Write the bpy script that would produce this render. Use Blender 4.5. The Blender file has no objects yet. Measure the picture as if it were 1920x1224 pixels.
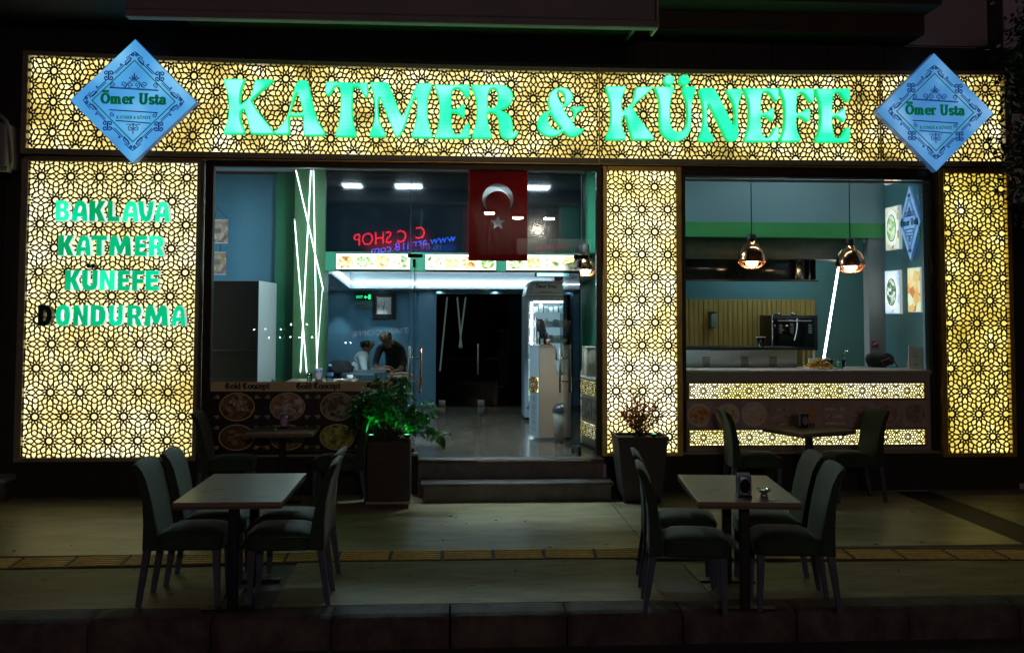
import bpy, bmesh, math, random
from mathutils import Vector, Matrix, noise
from mathutils.geometry import tessellate_polygon

rnd = random.Random(7)
SC = bpy.context.scene
COL = SC.collection
R = math.radians

# ------------------------------------------------------------------ camera
cd = bpy.data.cameras.new('camera')
cam = bpy.data.objects.new('camera', cd)
COL.objects.link(cam)
yaw, pit, rol = R(3.6488), R(3.0167), R(0.1841)
fw = Vector((math.sin(yaw) * math.cos(pit), math.cos(yaw) * math.cos(pit), math.sin(pit)))
rt = Vector((math.cos(yaw), -math.sin(yaw), 0))
up = rt.cross(fw)
rt2 = rt * math.cos(rol) + up * math.sin(rol)
up2 = -rt * math.sin(rol) + up * math.cos(rol)
mw = Matrix((rt2, up2, -fw)).transposed().to_4x4()
mw.translation = (0, 0, 2.0)
cam.matrix_world = mw
cd.sensor_width = 36
cd.lens = 1867 / 1920 * 36
cd.shift_y = -129 / 1920
cd.clip_start = 0.1
cd.clip_end = 400
SC.camera = cam

# ------------------------------------------------------------------ night sky, exposure
W = bpy.data.worlds.new('World')
SC.world = W
W.use_nodes = True
bg = W.node_tree.nodes['Background']
bg.inputs['Color'].default_value = (0.019, 0.0115, 0.0145, 1)
bg.inputs['Strength'].default_value = 1.0
SC.view_settings.view_transform = 'Standard'
SC.view_settings.look = 'None'
SC.view_settings.exposure = 0
SC.view_settings.gamma = 1
SC.view_settings.use_curve_mapping = False
SC.cycles.use_denoising = True
SC.cycles.max_bounces = 10
SC.cycles.diffuse_bounces = 4
SC.cycles.glossy_bounces = 5
SC.cycles.transparent_max_bounces = 40
SC.cycles.sample_clamp_indirect = 3
SC.cycles.caustics_reflective = False
SC.cycles.caustics_refractive = False

# ------------------------------------------------------------------ materials
def newmat(name):
    m = bpy.data.materials.new(name)
    m.use_nodes = True
    nt = m.node_tree
    return m, nt, nt.nodes['Principled BSDF']

def M(name, col, rough=.5, metal=0.0, var=.2, scale=6, bump=0.0, bscale=40, stretch=None, spec=.5, col2=None, sheen=0):
    """painted / plain surface with grain: noise in object space mixes two tones"""
    m, nt, b = newmat(name)
    N, L = nt.nodes, nt.links
    tc = N.new('ShaderNodeTexCoord')
    src = tc.outputs['Object']
    if stretch:
        mp = N.new('ShaderNodeMapping')
        mp.inputs['Scale'].default_value = stretch
        L.new(src, mp.inputs['Vector'])
        src = mp.outputs['Vector']
    nz = N.new('ShaderNodeTexNoise')
    nz.inputs['Scale'].default_value = scale
    nz.inputs['Detail'].default_value = 6
    nz.inputs['Roughness'].default_value = .65
    L.new(src, nz.inputs['Vector'])
    rp = N.new('ShaderNodeValToRGB')
    c2 = col2 or tuple(min(1, c * (1 + var)) for c in col)
    c1 = tuple(c * (1 - var) for c in col)
    rp.color_ramp.elements[0].position = .3
    rp.color_ramp.elements[1].position = .72
    rp.color_ramp.elements[0].color = (*c1, 1)
    rp.color_ramp.elements[1].color = (*c2, 1)
    L.new(nz.outputs['Fac'], rp.inputs['Fac'])
    L.new(rp.outputs['Color'], b.inputs['Base Color'])
    rr = N.new('ShaderNodeMapRange')
    rr.inputs['To Min'].default_value = max(.02, rough - .08)
    rr.inputs['To Max'].default_value = min(1, rough + .08)
    L.new(nz.outputs['Fac'], rr.inputs['Value'])
    L.new(rr.outputs['Result'], b.inputs['Roughness'])
    b.inputs['Metallic'].default_value = metal
    b.inputs['Specular IOR Level'].default_value = spec
    if sheen:
        b.inputs['Sheen Weight'].default_value = sheen
        b.inputs['Sheen Roughness'].default_value = .4
    if bump:
        n2 = N.new('ShaderNodeTexNoise')
        n2.inputs['Scale'].default_value = bscale
        n2.inputs['Detail'].default_value = 4
        L.new(src, n2.inputs['Vector'])
        bp = N.new('ShaderNodeBump')
        bp.inputs['Strength'].default_value = bump
        bp.inputs['Distance'].default_value = .01
        L.new(n2.outputs['Fac'], bp.inputs['Height'])
        L.new(bp.outputs['Normal'], b.inputs['Normal'])
    return m

def EM(name, col, strength, base=(.6, .6, .6)):
    """a lamp face"""
    m, nt, b = newmat(name)
    b.inputs['Base Color'].default_value = (*base, 1)
    b.inputs['Emission Color'].default_value = (*col, 1)
    b.inputs['Emission Strength'].default_value = strength
    return m

def LIT(name, stops, strength, scale=2.0, detail=1.5, mscale=(1, 1, 1), off=(0, 0, 0), cells=0.0):
    """diffuser of a light box: uneven LED modules behind it"""
    m, nt, b = newmat(name)
    N, L = nt.nodes, nt.links
    ge = N.new('ShaderNodeNewGeometry')
    mp = N.new('ShaderNodeMapping')
    mp.inputs['Scale'].default_value = mscale
    mp.inputs['Location'].default_value = off
    L.new(ge.outputs['Position'], mp.inputs['Vector'])
    nz = N.new('ShaderNodeTexNoise')
    nz.inputs['Scale'].default_value = scale
    nz.inputs['Detail'].default_value = detail
    L.new(mp.outputs['Vector'], nz.inputs['Vector'])
    fac = nz.outputs['Fac']
    if cells:
        vo = N.new('ShaderNodeTexVoronoi')
        vo.inputs['Scale'].default_value = 5.5
        L.new(mp.outputs['Vector'], vo.inputs['Vector'])
        ma = N.new('ShaderNodeMath')
        ma.operation = 'MULTIPLY_ADD'
        ma.inputs[1].default_value = -cells
        L.new(vo.outputs['Distance'], ma.inputs[0])
        ad = N.new('ShaderNodeMath')
        ad.operation = 'ADD'
        ad.inputs[1].default_value = cells * .45
        L.new(fac, ad.inputs[0])
        L.new(ad.outputs[0], ma.inputs[2])
        fac = ma.outputs[0]
    rp = N.new('ShaderNodeValToRGB')
    els = rp.color_ramp.elements
    els[0].position, els[0].color = stops[0][0], (*stops[0][1], 1)
    els[1].position, els[1].color = stops[-1][0], (*stops[-1][1], 1)
    for p, c in stops[1:-1]:
        e = els.new(p)
        e.color = (*c, 1)
    L.new(fac, rp.inputs['Fac'])
    b.inputs['Base Color'].default_value = (.3, .28, .2, 1)
    L.new(rp.outputs['Color'], b.inputs['Emission Color'])
    b.inputs['Emission Strength'].default_value = strength
    b.inputs['Roughness'].default_value = .4
    return m

def FOOD(name, cols, scale=30, emit=0.0):
    """flat printed food photograph: irregular cells of colour"""
    m, nt, b = newmat(name)
    N, L = nt.nodes, nt.links
    tc = N.new('ShaderNodeTexCoord')
    vo = N.new('ShaderNodeTexVoronoi')
    vo.inputs['Scale'].default_value = scale
    nz = N.new('ShaderNodeTexNoise')
    nz.inputs['Scale'].default_value = scale * .6
    nz.inputs['Detail'].default_value = 5
    mx = N.new('ShaderNodeMixRGB')
    mx.inputs['Fac'].default_value = .45
    L.new(tc.outputs['Object'], vo.inputs['Vector'])
    L.new(tc.outputs['Object'], nz.inputs['Vector'])
    L.new(vo.outputs['Color'], mx.inputs['Color1'])
    L.new(nz.outputs['Color'], mx.inputs['Color2'])
    bw = N.new('ShaderNodeRGBToBW')
    L.new(mx.outputs['Color'], bw.inputs['Color'])
    rp = N.new('ShaderNodeValToRGB')
    els = rp.color_ramp.elements
    n = len(cols)
    els[0].position, els[0].color = .3, (*cols[0], 1)
    els[1].position, els[1].color = .7, (*cols[-1], 1)
    for i, c in enumerate(cols[1:-1]):
        e = els.new(.3 + .4 * (i + 1) / (n - 1))
        e.color = (*c, 1)
    L.new(bw.outputs['Val'], rp.inputs['Fac'])
    L.new(rp.outputs['Color'], b.inputs['Base Color'])
    b.inputs['Roughness'].default_value = .35
    if emit:
        L.new(rp.outputs['Color'], b.inputs['Emission Color'])
        b.inputs['Emission Strength'].default_value = emit
    return m

def GLASS(name, tint=(.93, .97, .96), ior=1.45, rough=0.0):
    m, nt, b = newmat(name)
    N, L = nt.nodes, nt.links
    nt.nodes.remove(b)
    tr = N.new('ShaderNodeBsdfTransparent')
    tr.inputs['Color'].default_value = (*tint, 1)
    gl = N.new('ShaderNodeBsdfGlossy')
    gl.inputs['Roughness'].default_value = rough
    fr = N.new('ShaderNodeFresnel')
    fr.inputs['IOR'].default_value = ior
    mx = N.new('ShaderNodeMixShader')
    L.new(fr.outputs[0], mx.inputs[0])
    L.new(tr.outputs[0], mx.inputs[1])
    L.new(gl.outputs[0], mx.inputs[2])
    L.new(mx.outputs[0], N['Material Output'].inputs['Surface'])
    return m

def FLOORMAT():
    m = M('polished_floor', (.10, .095, .085), .17, var=.35, scale=3, stretch=(1, 3, 1), bump=.05, bscale=9)
    nt = m.node_tree
    N, L = nt.nodes, nt.links
    b = N['Principled BSDF']
    tc = N.new('ShaderNodeTexCoord')
    wv = N.new('ShaderNodeTexWave')
    wv.bands_direction = 'Y'
    wv.inputs['Scale'].default_value = 2.8
    wv.inputs['Distortion'].default_value = 22
    wv.inputs['Detail'].default_value = 4
    wv.inputs['Detail Scale'].default_value = 1.6
    L.new(tc.outputs['Object'], wv.inputs['Vector'])
    rp = N.new('ShaderNodeValToRGB')
    rp.color_ramp.elements[0].position = .25
    rp.color_ramp.elements[0].color = (.035, .031, .025, 1)
    rp.color_ramp.elements[1].position = .8
    rp.color_ramp.elements[1].color = (.19, .163, .115, 1)
    L.new(wv.outputs['Fac'], rp.inputs['Fac'])
    L.new(rp.outputs['Color'], b.inputs['Base Color'])
    return m

gold = M('brass_frame', (.62, .45, .12), .34, .75, .25, 5, .04, 30)
bronze = M('grey_sign_frame', (.34, .31, .22), .42, .35, .15, 10)
latmat = M('dark_cut_metal', (.030, .022, .012), .4, .5, .3, 20)
alum = M('dark_aluminium', (.045, .036, .024), .35, .7, .2, 15)
wallblue = M('blue_grey_paint', (.13, .335, .48), .55, 0, .06, 3, .02, 60)
wallblue2 = M('kitchen_blue_paint', (.085, .22, .25), .5, 0, .08, 3, .02, 60)
greygreen = M('grey_green_paint', (.20, .33, .37), .55, 0, .05, 3)
green = M('green_paint', (.03, .24, .13), .5, 0, .10, 4, .02, 50)
greenlight = M('bright_green_paint', (.06, .33, .10), .5, 0, .08, 4)
darkwall = M('dark_render', (.030, .027, .024), .8, 0, .35, 5, .3, 30)
blackwood = M('dark_stained_boards', (.022, .021, .018), .55, 0, .35, 4, .1, 30, (8, 1, .6))
plaster = M('pinkish_plaster', (.42, .36, .35), .8, 0, .08, 3, .05, 40)
beammat = M('grey_awning_box', (.30, .27, .28), .6, 0, .12, 5)
soffit = M('soffit_green', (.13, .14, .06), .6, 0, .12, 3)
olive = M('olive_soffit', (.06, .035, .018), .6, 0, .2, 3)
black = M('black_paint', (.008, .008, .009), .4, 0, .3, 10)
blackglass = M('black_glass', (.004, .005, .006), .05, 0, .1, 3)
tinted = M('dark_tinted_glass', (.004, .009, .013), .03, 0, .15, 2, spec=.75)
steel = M('stainless_steel', (.55, .57, .55), .42, .55, .08, 3, .02, 8, (1, 1, 12))
chrome = M('chrome', (.75, .75, .75), .12, 1, .05, 10)
copper = M('polished_copper', (.62, .27, .15), .16, 1, .15, 8)
white = M('white_paint', (.75, .75, .74), .4, 0, .05, 6)
greywhite = M('grey_white_panel', (.42, .43, .40), .45, 0, .08, 5)
woodtop = M('table_wood', (.24, .185, .13), .30, 0, .25, 3, .03, 40, (1, 9, 1))
woodedge = M('table_edge', (.13, .075, .045), .45, 0, .25, 5)
woodwall = M('ribbed_oak', (.42, .28, .07), .5, 0, .25, 2.5, .05, 40, (14, 1, .7))
steelblack = M('black_steel_base', (.012, .012, .013), .45, .3, .25, 14)
fabric = M('green_velvet', (.018, .043, .019), .75, 0, .3, 5, .2, 140, sheen=.2)
legwood = M('dark_leg_wood', (.075, .09, .14), .5, 0, .25, 8)
marble = M('brown_marble', (.12, .108, .095), .42, 0, .4, 7, .05, 30)
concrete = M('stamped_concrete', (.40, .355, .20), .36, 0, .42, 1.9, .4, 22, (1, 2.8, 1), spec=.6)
concrete_dim = M('worn_kerbside_concrete', (.225, .185, .09), .6, 0, .45, 2.1, .45, 22, (1, 2.8, 1), spec=.25)  # darker copy of the concrete; fading light towards the kerb put into colour
darkpave = M('dark_paver_band', (.045, .040, .036), .65, 0, .45, 26, .4, 60)
kerbm = M('kerb_concrete', (.085, .07, .066), .85, 0, .6, 5, .6, 40)
asphalt = M('asphalt', (.05, .045, .045), .85, 0, .35, 30, .5, 160)
tactm = M('tactile_yellow', (.80, .53, .13), .5, 0, .25, 12, .1, 60)
tactb = M('tactile_base', (.07, .055, .03), .6, 0, .3, 12, .1, 60)
potwood = M('planter_wood', (.045, .030, .022), .6, 0, .3, 4, .12, 30, (1, 1, 8))
potgrey = M('planter_grey', (.045, .037, .03), .6, 0, .25, 5, .08, 40)
soil = M('soil', (.03, .02, .012), .9, 0, .4, 30, .5, 60)
leafm = M('glossy_leaf', (.03, .13, .035), .24, 0, .4, 14, spec=.8)
leafm2 = M('tree_leaf', (.035, .05, .018), .5, 0, .35, 9)
redleaf = M('red_leaf', (.20, .03, .016), .5, 0, .4, 12)
bark = M('bark', (.07, .05, .035), .85, 0, .35, 10, .5, 30)
leather = M('teal_leather', (.012, .045, .055), .4, 0, .2, 8, .05, 60)
skin = M('skin', (.36, .19, .12), .5, 0, .08, 10)
hairm = M('black_hair', (.006, .005, .005), .8, 0, .3, 40)
shirtw = M('white_shirt', (.55, .66, .68), .7, 0, .06, 8)
shirtb = M('dark_shirt', (.012, .014, .013), .7, 0, .2, 14)
trouser = M('dark_trousers', (.012, .014, .02), .8, 0, .2, 14)
goldband = M('gold_print', (.78, .64, .33), .5, 0, .15, 6)
goldline = M('gold_line', (.80, .66, .30), .4, .2, .2, 14)
posterblack = M('black_print', (.008, .008, .007), .35, 0, .4, 20)
ink = M('black_ink', (.006, .005, .004), .5, 0, .1, 10)
navyink = M('navy_ink', (.006, .014, .09), .5, 0, .1, 10)
greenink = M('green_ink', (.004, .085, .04), .5, 0, .1, 10)
flagred = M('flag_red', (.42, .018, .012), .7, 0, .12, 4, .05, 200)
flagwhite = M('flag_white', (.68, .68, .66), .7, 0, .05, 6)
beige = M('beige_laminate', (.62, .48, .36), .5, 0, .05, 4)
fridgeblue = M('fridge_body', (.30, .40, .48), .35, .2, .06, 5)
glass = GLASS('window_glass', ior=1.5)
glassin = GLASS('clear_glass', (.88, .95, .95), 1.4)
film = GLASS('plastic_film', (.30, .34, .33), 1.9, .08)
bottleblue = GLASS('bottle_plastic', (.45, .68, .85), 1.5)

def see_through(m, col, f):
    """thin cloth or leaf: part of the light passes"""
    nt = m.node_tree
    t = nt.nodes.new('ShaderNodeBsdfTranslucent')
    t.inputs['Color'].default_value = (*col, 1)
    x = nt.nodes.new('ShaderNodeMixShader')
    x.inputs[0].default_value = f
    nt.links.new(nt.nodes['Principled BSDF'].outputs[0], x.inputs[1])
    nt.links.new(t.outputs[0], x.inputs[2])
    nt.links.new(x.outputs[0], nt.nodes['Material Output'].inputs['Surface'])
see_through(flagred, (.38, .022, .014), .4)
see_through(flagwhite, (.85, .85, .82), .72)
see_through(redleaf, (.55, .06, .02), .45)
see_through(leafm, (.06, .40, .05), .3)

# ------------------------------------------------------------------ mesh builder
class MB:
    def __init__(s):
        s.v, s.f, s.m, s.sm = [], [], [], []
    def face(s, pts, mi=0, sm=False):
        i = len(s.v)
        s.v.extend(pts)
        s.f.append(tuple(range(i, i + len(pts))))
        s.m.append(mi); s.sm.append(sm)
        return s
    def raw(s, v, f, mi=0, sm=False):
        i = len(s.v)
        s.v.extend(v)
        for q in f:
            s.f.append(tuple(k + i for k in q)); s.m.append(mi); s.sm.append(sm)
        return s
    def box(s, x0, x1, y0, y1, z0, z1, mi=0):
        v = [(x0, y0, z0), (x1, y0, z0), (x1, y1, z0), (x0, y1, z0), (x0, y0, z1), (x1, y0, z1), (x1, y1, z1), (x0, y1, z1)]
        return s.raw(v, [(0, 3, 2, 1), (4, 5, 6, 7), (0, 1, 5, 4), (1, 2, 6, 5), (2, 3, 7, 6), (3, 0, 4, 7)], mi)
    def rbox(s, x0, x1, y0, y1, z0, z1, r=.01, seg=2, mi=0, sm=True):
        bm = bmesh.new()
        bmesh.ops.create_cube(bm, size=1)
        for v in bm.verts:
            v.co = ((x0 + x1) / 2 + v.co.x * (x1 - x0), (y0 + y1) / 2 + v.co.y * (y1 - y0), (z0 + z1) / 2 + v.co.z * (z1 - z0))
        bmesh.ops.bevel(bm, geom=bm.edges[:], offset=r, segments=seg, affect='EDGES', profile=.5)
        return s.bm(bm, mi, sm)
    def bm(s, bm, mi=0, sm=True):
        bm.verts.index_update()
        s.raw([tuple(v.co) for v in bm.verts], [tuple(v.index for v in f.verts) for f in bm.faces], mi, sm)
        bm.free()
        return s
    def tube(s, p0, p1, r0, r1=None, n=10, mi=0, caps=True, sm=True):
        return s.path([p0, p1], [r0, r0 if r1 is None else r1], n, mi, caps, sm)
    def path(s, pts, rad, n=8, mi=0, caps=True, sm=True):
        pts = [Vector(p) for p in pts]
        if not isinstance(rad, (list, tuple)):
            rad = [rad] * len(pts)
        base = len(s.v)
        u = None
        for i, p in enumerate(pts):
            d = (pts[min(i + 1, len(pts) - 1)] - pts[max(i - 1, 0)]).normalized()
            if u is None:
                u = d.orthogonal().normalized()
            else:
                u = (u - d * u.dot(d)).normalized()
            w = d.cross(u)
            for k in range(n):
                a = 2 * math.pi * k / n
                s.v.append(tuple(p + (u * math.cos(a) + w * math.sin(a)) * rad[i]))
        for i in range(len(pts) - 1):
            for k in range(n):
                a, b = base + i * n + k, base + i * n + (k + 1) % n
                s.f.append((a, b, b + n, a + n)); s.m.append(mi); s.sm.append(sm)
        if caps:
            s.f.append(tuple(base + k for k in reversed(range(n)))); s.m.append(mi); s.sm.append(False)
            e = base + (len(pts) - 1) * n
            s.f.append(tuple(e + k for k in range(n))); s.m.append(mi); s.sm.append(False)
        return s
    def lathe(s, prof, c=(0, 0, 0), n=20, mi=0, sm=True):
        base = len(s.v)
        for r, z in prof:
            for k in range(n):
                a = 2 * math.pi * k / n
                s.v.append((c[0] + r * math.cos(a), c[1] + r * math.sin(a), c[2] + z))
        for i in range(len(prof) - 1):
            for k in range(n):
                a, b = base + i * n + k, base + i * n + (k + 1) % n
                s.f.append((a, b, b + n, a + n)); s.m.append(mi); s.sm.append(sm)
        return s
    def sphere(s, c, rx, ry=None, rz=None, n=12, m=8, mi=0):
        ry = ry or rx; rz = rz or rx
        base = len(s.v)
        for i in range(m + 1):
            t = math.pi * i / m
            for k in range(n):
                a = 2 * math.pi * k / n
                s.v.append((c[0] + rx * math.sin(t) * math.cos(a), c[1] + ry * math.sin(t) * math.sin(a), c[2] + rz * math.cos(t)))
        for i in range(m):
            for k in range(n):
                a, b = base + i * n + k, base + i * n + (k + 1) % n
                s.f.append((a, a + n, b + n, b)); s.m.append(mi); s.sm.append(True)
        return s
    def plate(s, outline, holes, y0, y1, bev=0.0, mi=0, side=None, deep=None):
        """outline in the x-z plane, front face at y0 (towards the street), thickness to y1"""
        side = mi if side is None else side
        def area(p):
            return sum(p[i][0] * p[(i + 1) % len(p)][1] - p[(i + 1) % len(p)][0] * p[i][1] for i in range(len(p))) / 2
        loops = []
        for j, lp in enumerate([outline] + list(holes)):
            lp = list(lp)
            if (area(lp) > 0) != (j == 0):
                lp.reverse()
            loops.append(lp)
        def inset(lp, d):
            out = []
            n = len(lp)
            for i in range(n):
                a, b, c = Vector(lp[i - 1]), Vector(lp[i]), Vector(lp[(i + 1) % n])
                d1, d2 = (b - a), (c - b)
                if d1.length < 1e-9 or d2.length < 1e-9:
                    out.append(lp[i]); continue
                d1.normalize(); d2.normalize()
                t = Vector((-d1.y - d2.y, d1.x + d2.x))
                if t.length < 1e-6:
                    out.append(lp[i]); continue
                t.normalize()
                out.append((b.x + t.x * d, b.y + t.y * d))
            return out
        front = [inset(lp, bev) for lp in loops] if bev else loops
        flat = [p for lp in front for p in lp]
        tris = tessellate_polygon([[Vector((p[0], p[1], 0)) for p in lp] for lp in front])
        base = len(s.v)
        s.v.extend((p[0], y0, p[1]) for p in flat)
        for t in tris:
            a, b, c = (flat[k] for k in t)
            cr = (b[0] - a[0]) * (c[1] - a[1]) - (b[1] - a[1]) * (c[0] - a[0])
            t = tuple(t) if cr > 0 else tuple(reversed(t))
            s.f.append(tuple(base + k for k in t)); s.m.append(mi); s.sm.append(False)
        for lp, fl in zip(loops, front):
            n = len(lp)
            rings = [(fl, y0)]
            if bev:
                rings.append((lp, y0 + bev))
            rings.append((lp, y1))
            for q, ((ra, ya), (rb, yb)) in enumerate(zip(rings, rings[1:])):
                sd = deep if (deep is not None and q == len(rings) - 2) else side
                bs = len(s.v)
                s.v.extend((p[0], ya, p[1]) for p in ra)
                s.v.extend((p[0], yb, p[1]) for p in rb)
                for i in range(n):
                    k = (i + 1) % n
                    s.f.append((bs + i, bs + n + i, bs + n + k, bs + k)); s.m.append(sd); s.sm.append(False)
        return s
    def disc(s, cx, cz, rx, rz, y, n=28, mi=0, thick=.004):
        return s.plate([(cx + rx * math.cos(2 * math.pi * k / n), cz + rz * math.sin(2 * math.pi * k / n)) for k in range(n)], [], y, y + thick, 0, mi)
    def ring(s, cx, cz, rx, rz, w, y, n=32, mi=0, thick=.006):
        o = [(cx + rx * math.cos(2 * math.pi * k / n), cz + rz * math.sin(2 * math.pi * k / n)) for k in range(n)]
        h = [(cx + (rx - w) * math.cos(2 * math.pi * k / n), cz + (rz - w) * math.sin(2 * math.pi * k / n)) for k in range(n)]
        return s.plate(o, [h], y, y + thick, 0, mi)
    def stroke(s, pts, w, y, mi=0, wv=None, thick=.002):
        """printed line in the x-z plane; wv: width of vertical runs (a broad nib)"""
        for (x0, z0), (x1, z1) in zip(pts, pts[1:]):
            d = Vector((x1 - x0, z1 - z0))
            if d.length < 1e-7:
                continue
            ww = w if wv is None else w + (wv - w) * abs(d.normalized().y)
            d.normalize()
            n = Vector((-d.y, d.x)) * ww / 2
            e = d * min(ww, w) * .3
            s._k = getattr(s, '_k', 0) + 1
            yy = y - .00012 * (s._k % 12)
            a, b = Vector((x0, z0)) - e, Vector((x1, z1)) + e
            s.face([(a.x - n.x, yy, a.y - n.y), (b.x - n.x, yy, b.y - n.y), (b.x + n.x, yy, b.y + n.y), (a.x + n.x, yy, a.y + n.y)], mi)
        return s
    def xf(s, mat, start=0):
        s.v[start:] = [tuple(mat @ Vector(p)) for p in s.v[start:]]
        return s
    def build(s, name, mats, parent=None, local=False, **kw):
        me = bpy.data.meshes.new(name)
        if not isinstance(mats, (list, tuple)):
            mats = [mats]
        off = Vector((0, 0, 0))
        if not local:
            if parent is not None:
                off = WLOC[parent.name]
            else:
                xs = [p[0] for p in s.v]; ys = [p[1] for p in s.v]; zs = [p[2] for p in s.v]
                off = Vector(((min(xs) + max(xs)) / 2, (min(ys) + max(ys)) / 2, min(zs)))
        me.from_pydata([(p[0] - off.x, p[1] - off.y, p[2] - off.z) for p in s.v], [], s.f)
        for m in mats:
            me.materials.append(m)
        me.polygons.foreach_set('material_index', s.m)
        me.polygons.foreach_set('use_smooth', s.sm)
        me.update()
        o = bpy.data.objects.new(name, me)
        COL.objects.link(o)
        if parent is not None:
            o.parent = parent
            WLOC[o.name] = off.copy()
        else:
            o.location = off
            WLOC[o.name] = off.copy()
        tag(o, **kw)
        return o

WLOC = {}
def tag(o, label=None, cat=None, group=None, kind=None):
    if label: o['label'] = label
    if cat: o['category'] = cat
    if group: o['group'] = group
    if kind: o['kind'] = kind
    return o

def thing(name, label, cat, loc=(0, 0, 0), group=None, rz=0):
    o = bpy.data.objects.new(name, None)
    o.empty_display_size = .1
    o.location = loc
    o.rotation_euler.z = rz
    COL.objects.link(o)
    WLOC[o.name] = Vector(loc)
    return tag(o, label, cat, group)

def copy_tree(o, parent=None):
    c = o.copy()
    COL.objects.link(c)
    c.parent = parent
    for ch in list(o.children):
        copy_tree(ch, c)
    return c

def dup(o, loc, rz, label):
    c = copy_tree(o)
    c.location = loc
    c.rotation_euler.z = rz
    c['label'] = label
    return c

def struct(name, mb, mat, label=None):
    return mb.build(name, mat, kind='structure', label=label)

def smooth_loop(p, sub=2):
    n = len(p)
    out = []
    for i in range(n):
        p0, p1, p2, p3 = (Vector(p[(i + k) % n]) for k in (-1, 0, 1, 2))
        for j in range(sub):
            t = j / sub
            q = .5 * ((2 * p1) + (p2 - p0) * t + (2 * p0 - 5 * p1 + 4 * p2 - p3) * t * t + (3 * p1 - p0 - 3 * p2 + p3) * t ** 3)
            out.append((q.x, q.y))
    return out

def text_mesh(body, size, name):
    """outline text from the built-in typeface, as (verts, faces) in the x-z plane"""
    c = bpy.data.curves.new(name, 'FONT')
    c.body = body
    c.size = size
    c.resolution_u = 3
    o = bpy.data.objects.new(name, c)
    COL.objects.link(o)
    dg = bpy.context.evaluated_depsgraph_get()
    me = bpy.data.meshes.new_from_object(o.evaluated_get(dg))
    v = [(p.co.x, p.co.y) for p in me.vertices]
    f = [tuple(p.vertices) for p in me.polygons]
    bpy.data.objects.remove(o)
    bpy.data.curves.remove(c)
    bpy.data.meshes.remove(me)
    return v, f

# flat texts first, while the scene is still small
TXT = {b: text_mesh(b, 1.0, 'lettering') for b in ('C C SHOP', 'www.arri18.com', 'TEL 878', 'TIAN COFFE', 'JAL', 'EXIT', '12', '3', '6', '9')}
def put_text(mb, body, x, y, z, h, mi=0, sx=1.0, flip=False, slope=0.0):
    v, f = TXT[body]
    k = h / .72
    sgn = -1 if flip else 1
    mb.raw([(x + sgn * a * k * sx, y, z + b * k + slope * a * k * sx) for a, b in v], f if not flip else [tuple(reversed(q)) for q in f], mi)
    return mb

def spiral(cx, cz, r, turns, a0, hand=1, n=14):
    return [(cx + r * (1 - .8 * i / n) * math.cos(a0 + hand * turns * 2 * math.pi * i / n), cz + r * (1 - .8 * i / n) * math.sin(a0 + hand * turns * 2 * math.pi * i / n)) for i in range(n + 1)]
def ell(cx, cz, rx, rz, a0=0, a1=360, n=14):
    return [(cx + rx * math.cos(R(a0 + (a1 - a0) * i / n)), cz + rz * math.sin(R(a0 + (a1 - a0) * i / n))) for i in range(n + 1)]

# calligraphic print alphabet: letter -> (advance, list of strokes); cap height 1, x-height .66
PEN = {
 'Ö': (.98, [ell(.45, .5, .34, .46, 0, 360, 18), ell(.28, 1.2, .05, .05, 0, 360, 6), ell(.62, 1.2, .05, .05, 0, 360, 6)]),
 'm': (1.12, [[(.12, .02), (.12, .64)], [(.02, .64), (.14, .64)], ell(.29, .44, .17, .2, 180, 0, 8), [(.46, .44), (.46, .02)], ell(.63, .44, .17, .2, 180, 0, 8), [(.80, .44), (.80, .02)], [(.0, .02), (.26, .02)], [(.34, .02), (.58, .02)], [(.70, .02), (.96, .02)]]),
 'e': (.66, [ell(.33, .33, .25, .31, 0, 320, 14), [(.1, .35), (.57, .35)]]),
 'r': (.60, [[(.14, .02), (.14, .64)], [(.02, .64), (.16, .64)], ell(.34, .42, .2, .22, 180, 50, 6), [(.0, .02), (.32, .02)]]),
 'U': (.98, [[(.18, 1), (.18, .35)], ell(.43, .33, .25, .32, 180, 360, 10), [(.68, .35), (.68, 1)], [(.02, 1), (.36, 1)], [(.54, 1), (.84, 1)]]),
 's': (.52, [ell(.25, .48, .17, .17, 20, 270, 9), ell(.25, .16, .18, .15, 90, -160, 9)]),
 't': (.50, [[(.2, .9), (.2, .2)], ell(.33, .18, .13, .16, 180, 310, 6), [(.02, .64), (.42, .64)]]),
 'a': (.68, [ell(.27, .47, .19, .18, 160, 0, 7), [(.46, .5), (.46, .12), (.56, .03)], ell(.25, .19, .19, .18, 90, 400, 10)]),
 ' ': (.34, []),
 'G': (.98, [ell(.46, .5, .36, .47, 50, 330, 14), [(.78, .30), (.78, .48), (.5, .48)], [(.30, .2), (.46, .8)]]),
 'C': (.92, [ell(.46, .5, .36, .47, 50, 320, 14), [(.30, .2), (.46, .8)]]),
 'o': (.66, [ell(.32, .33, .25, .31, 0, 360, 12)]),
 'l': (.34, [[(.16, 0), (.16, 1)], [(.06, .98), (.2, 1.04)]]),
 'd': (.68, [ell(.3, .3, .23, .29, 0, 360, 12), [(.53, .0), (.53, .75), (.25, 1.02)]]),
 'n': (.66, [[(.12, 0), (.12, .62)], ell(.32, .36, .2, .26, 170, 0, 8), [(.52, .36), (.52, -.12)]]),
 'c': (.58, [ell(.32, .33, .25, .31, 45, 320, 10)]),
 'p': (.68, [[(.13, -.3), (.13, .62)], ell(.34, .33, .22, .29, 150, -170, 12)]),
}
def pen_text(mb, body, x, z, h, y, w=.09, wv=.2, mi=0, slope=0):
    for ch in body:
        adv, strokes = PEN[ch]
        for st in strokes:
            mb.stroke([(x + a * h, z + b * h + slope * a * h) for a, b in st], w * h, y, mi, wv * h)
        x += adv * h
    return x
def pen_width(body):
    return sum(PEN[c][0] for c in body)

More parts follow.
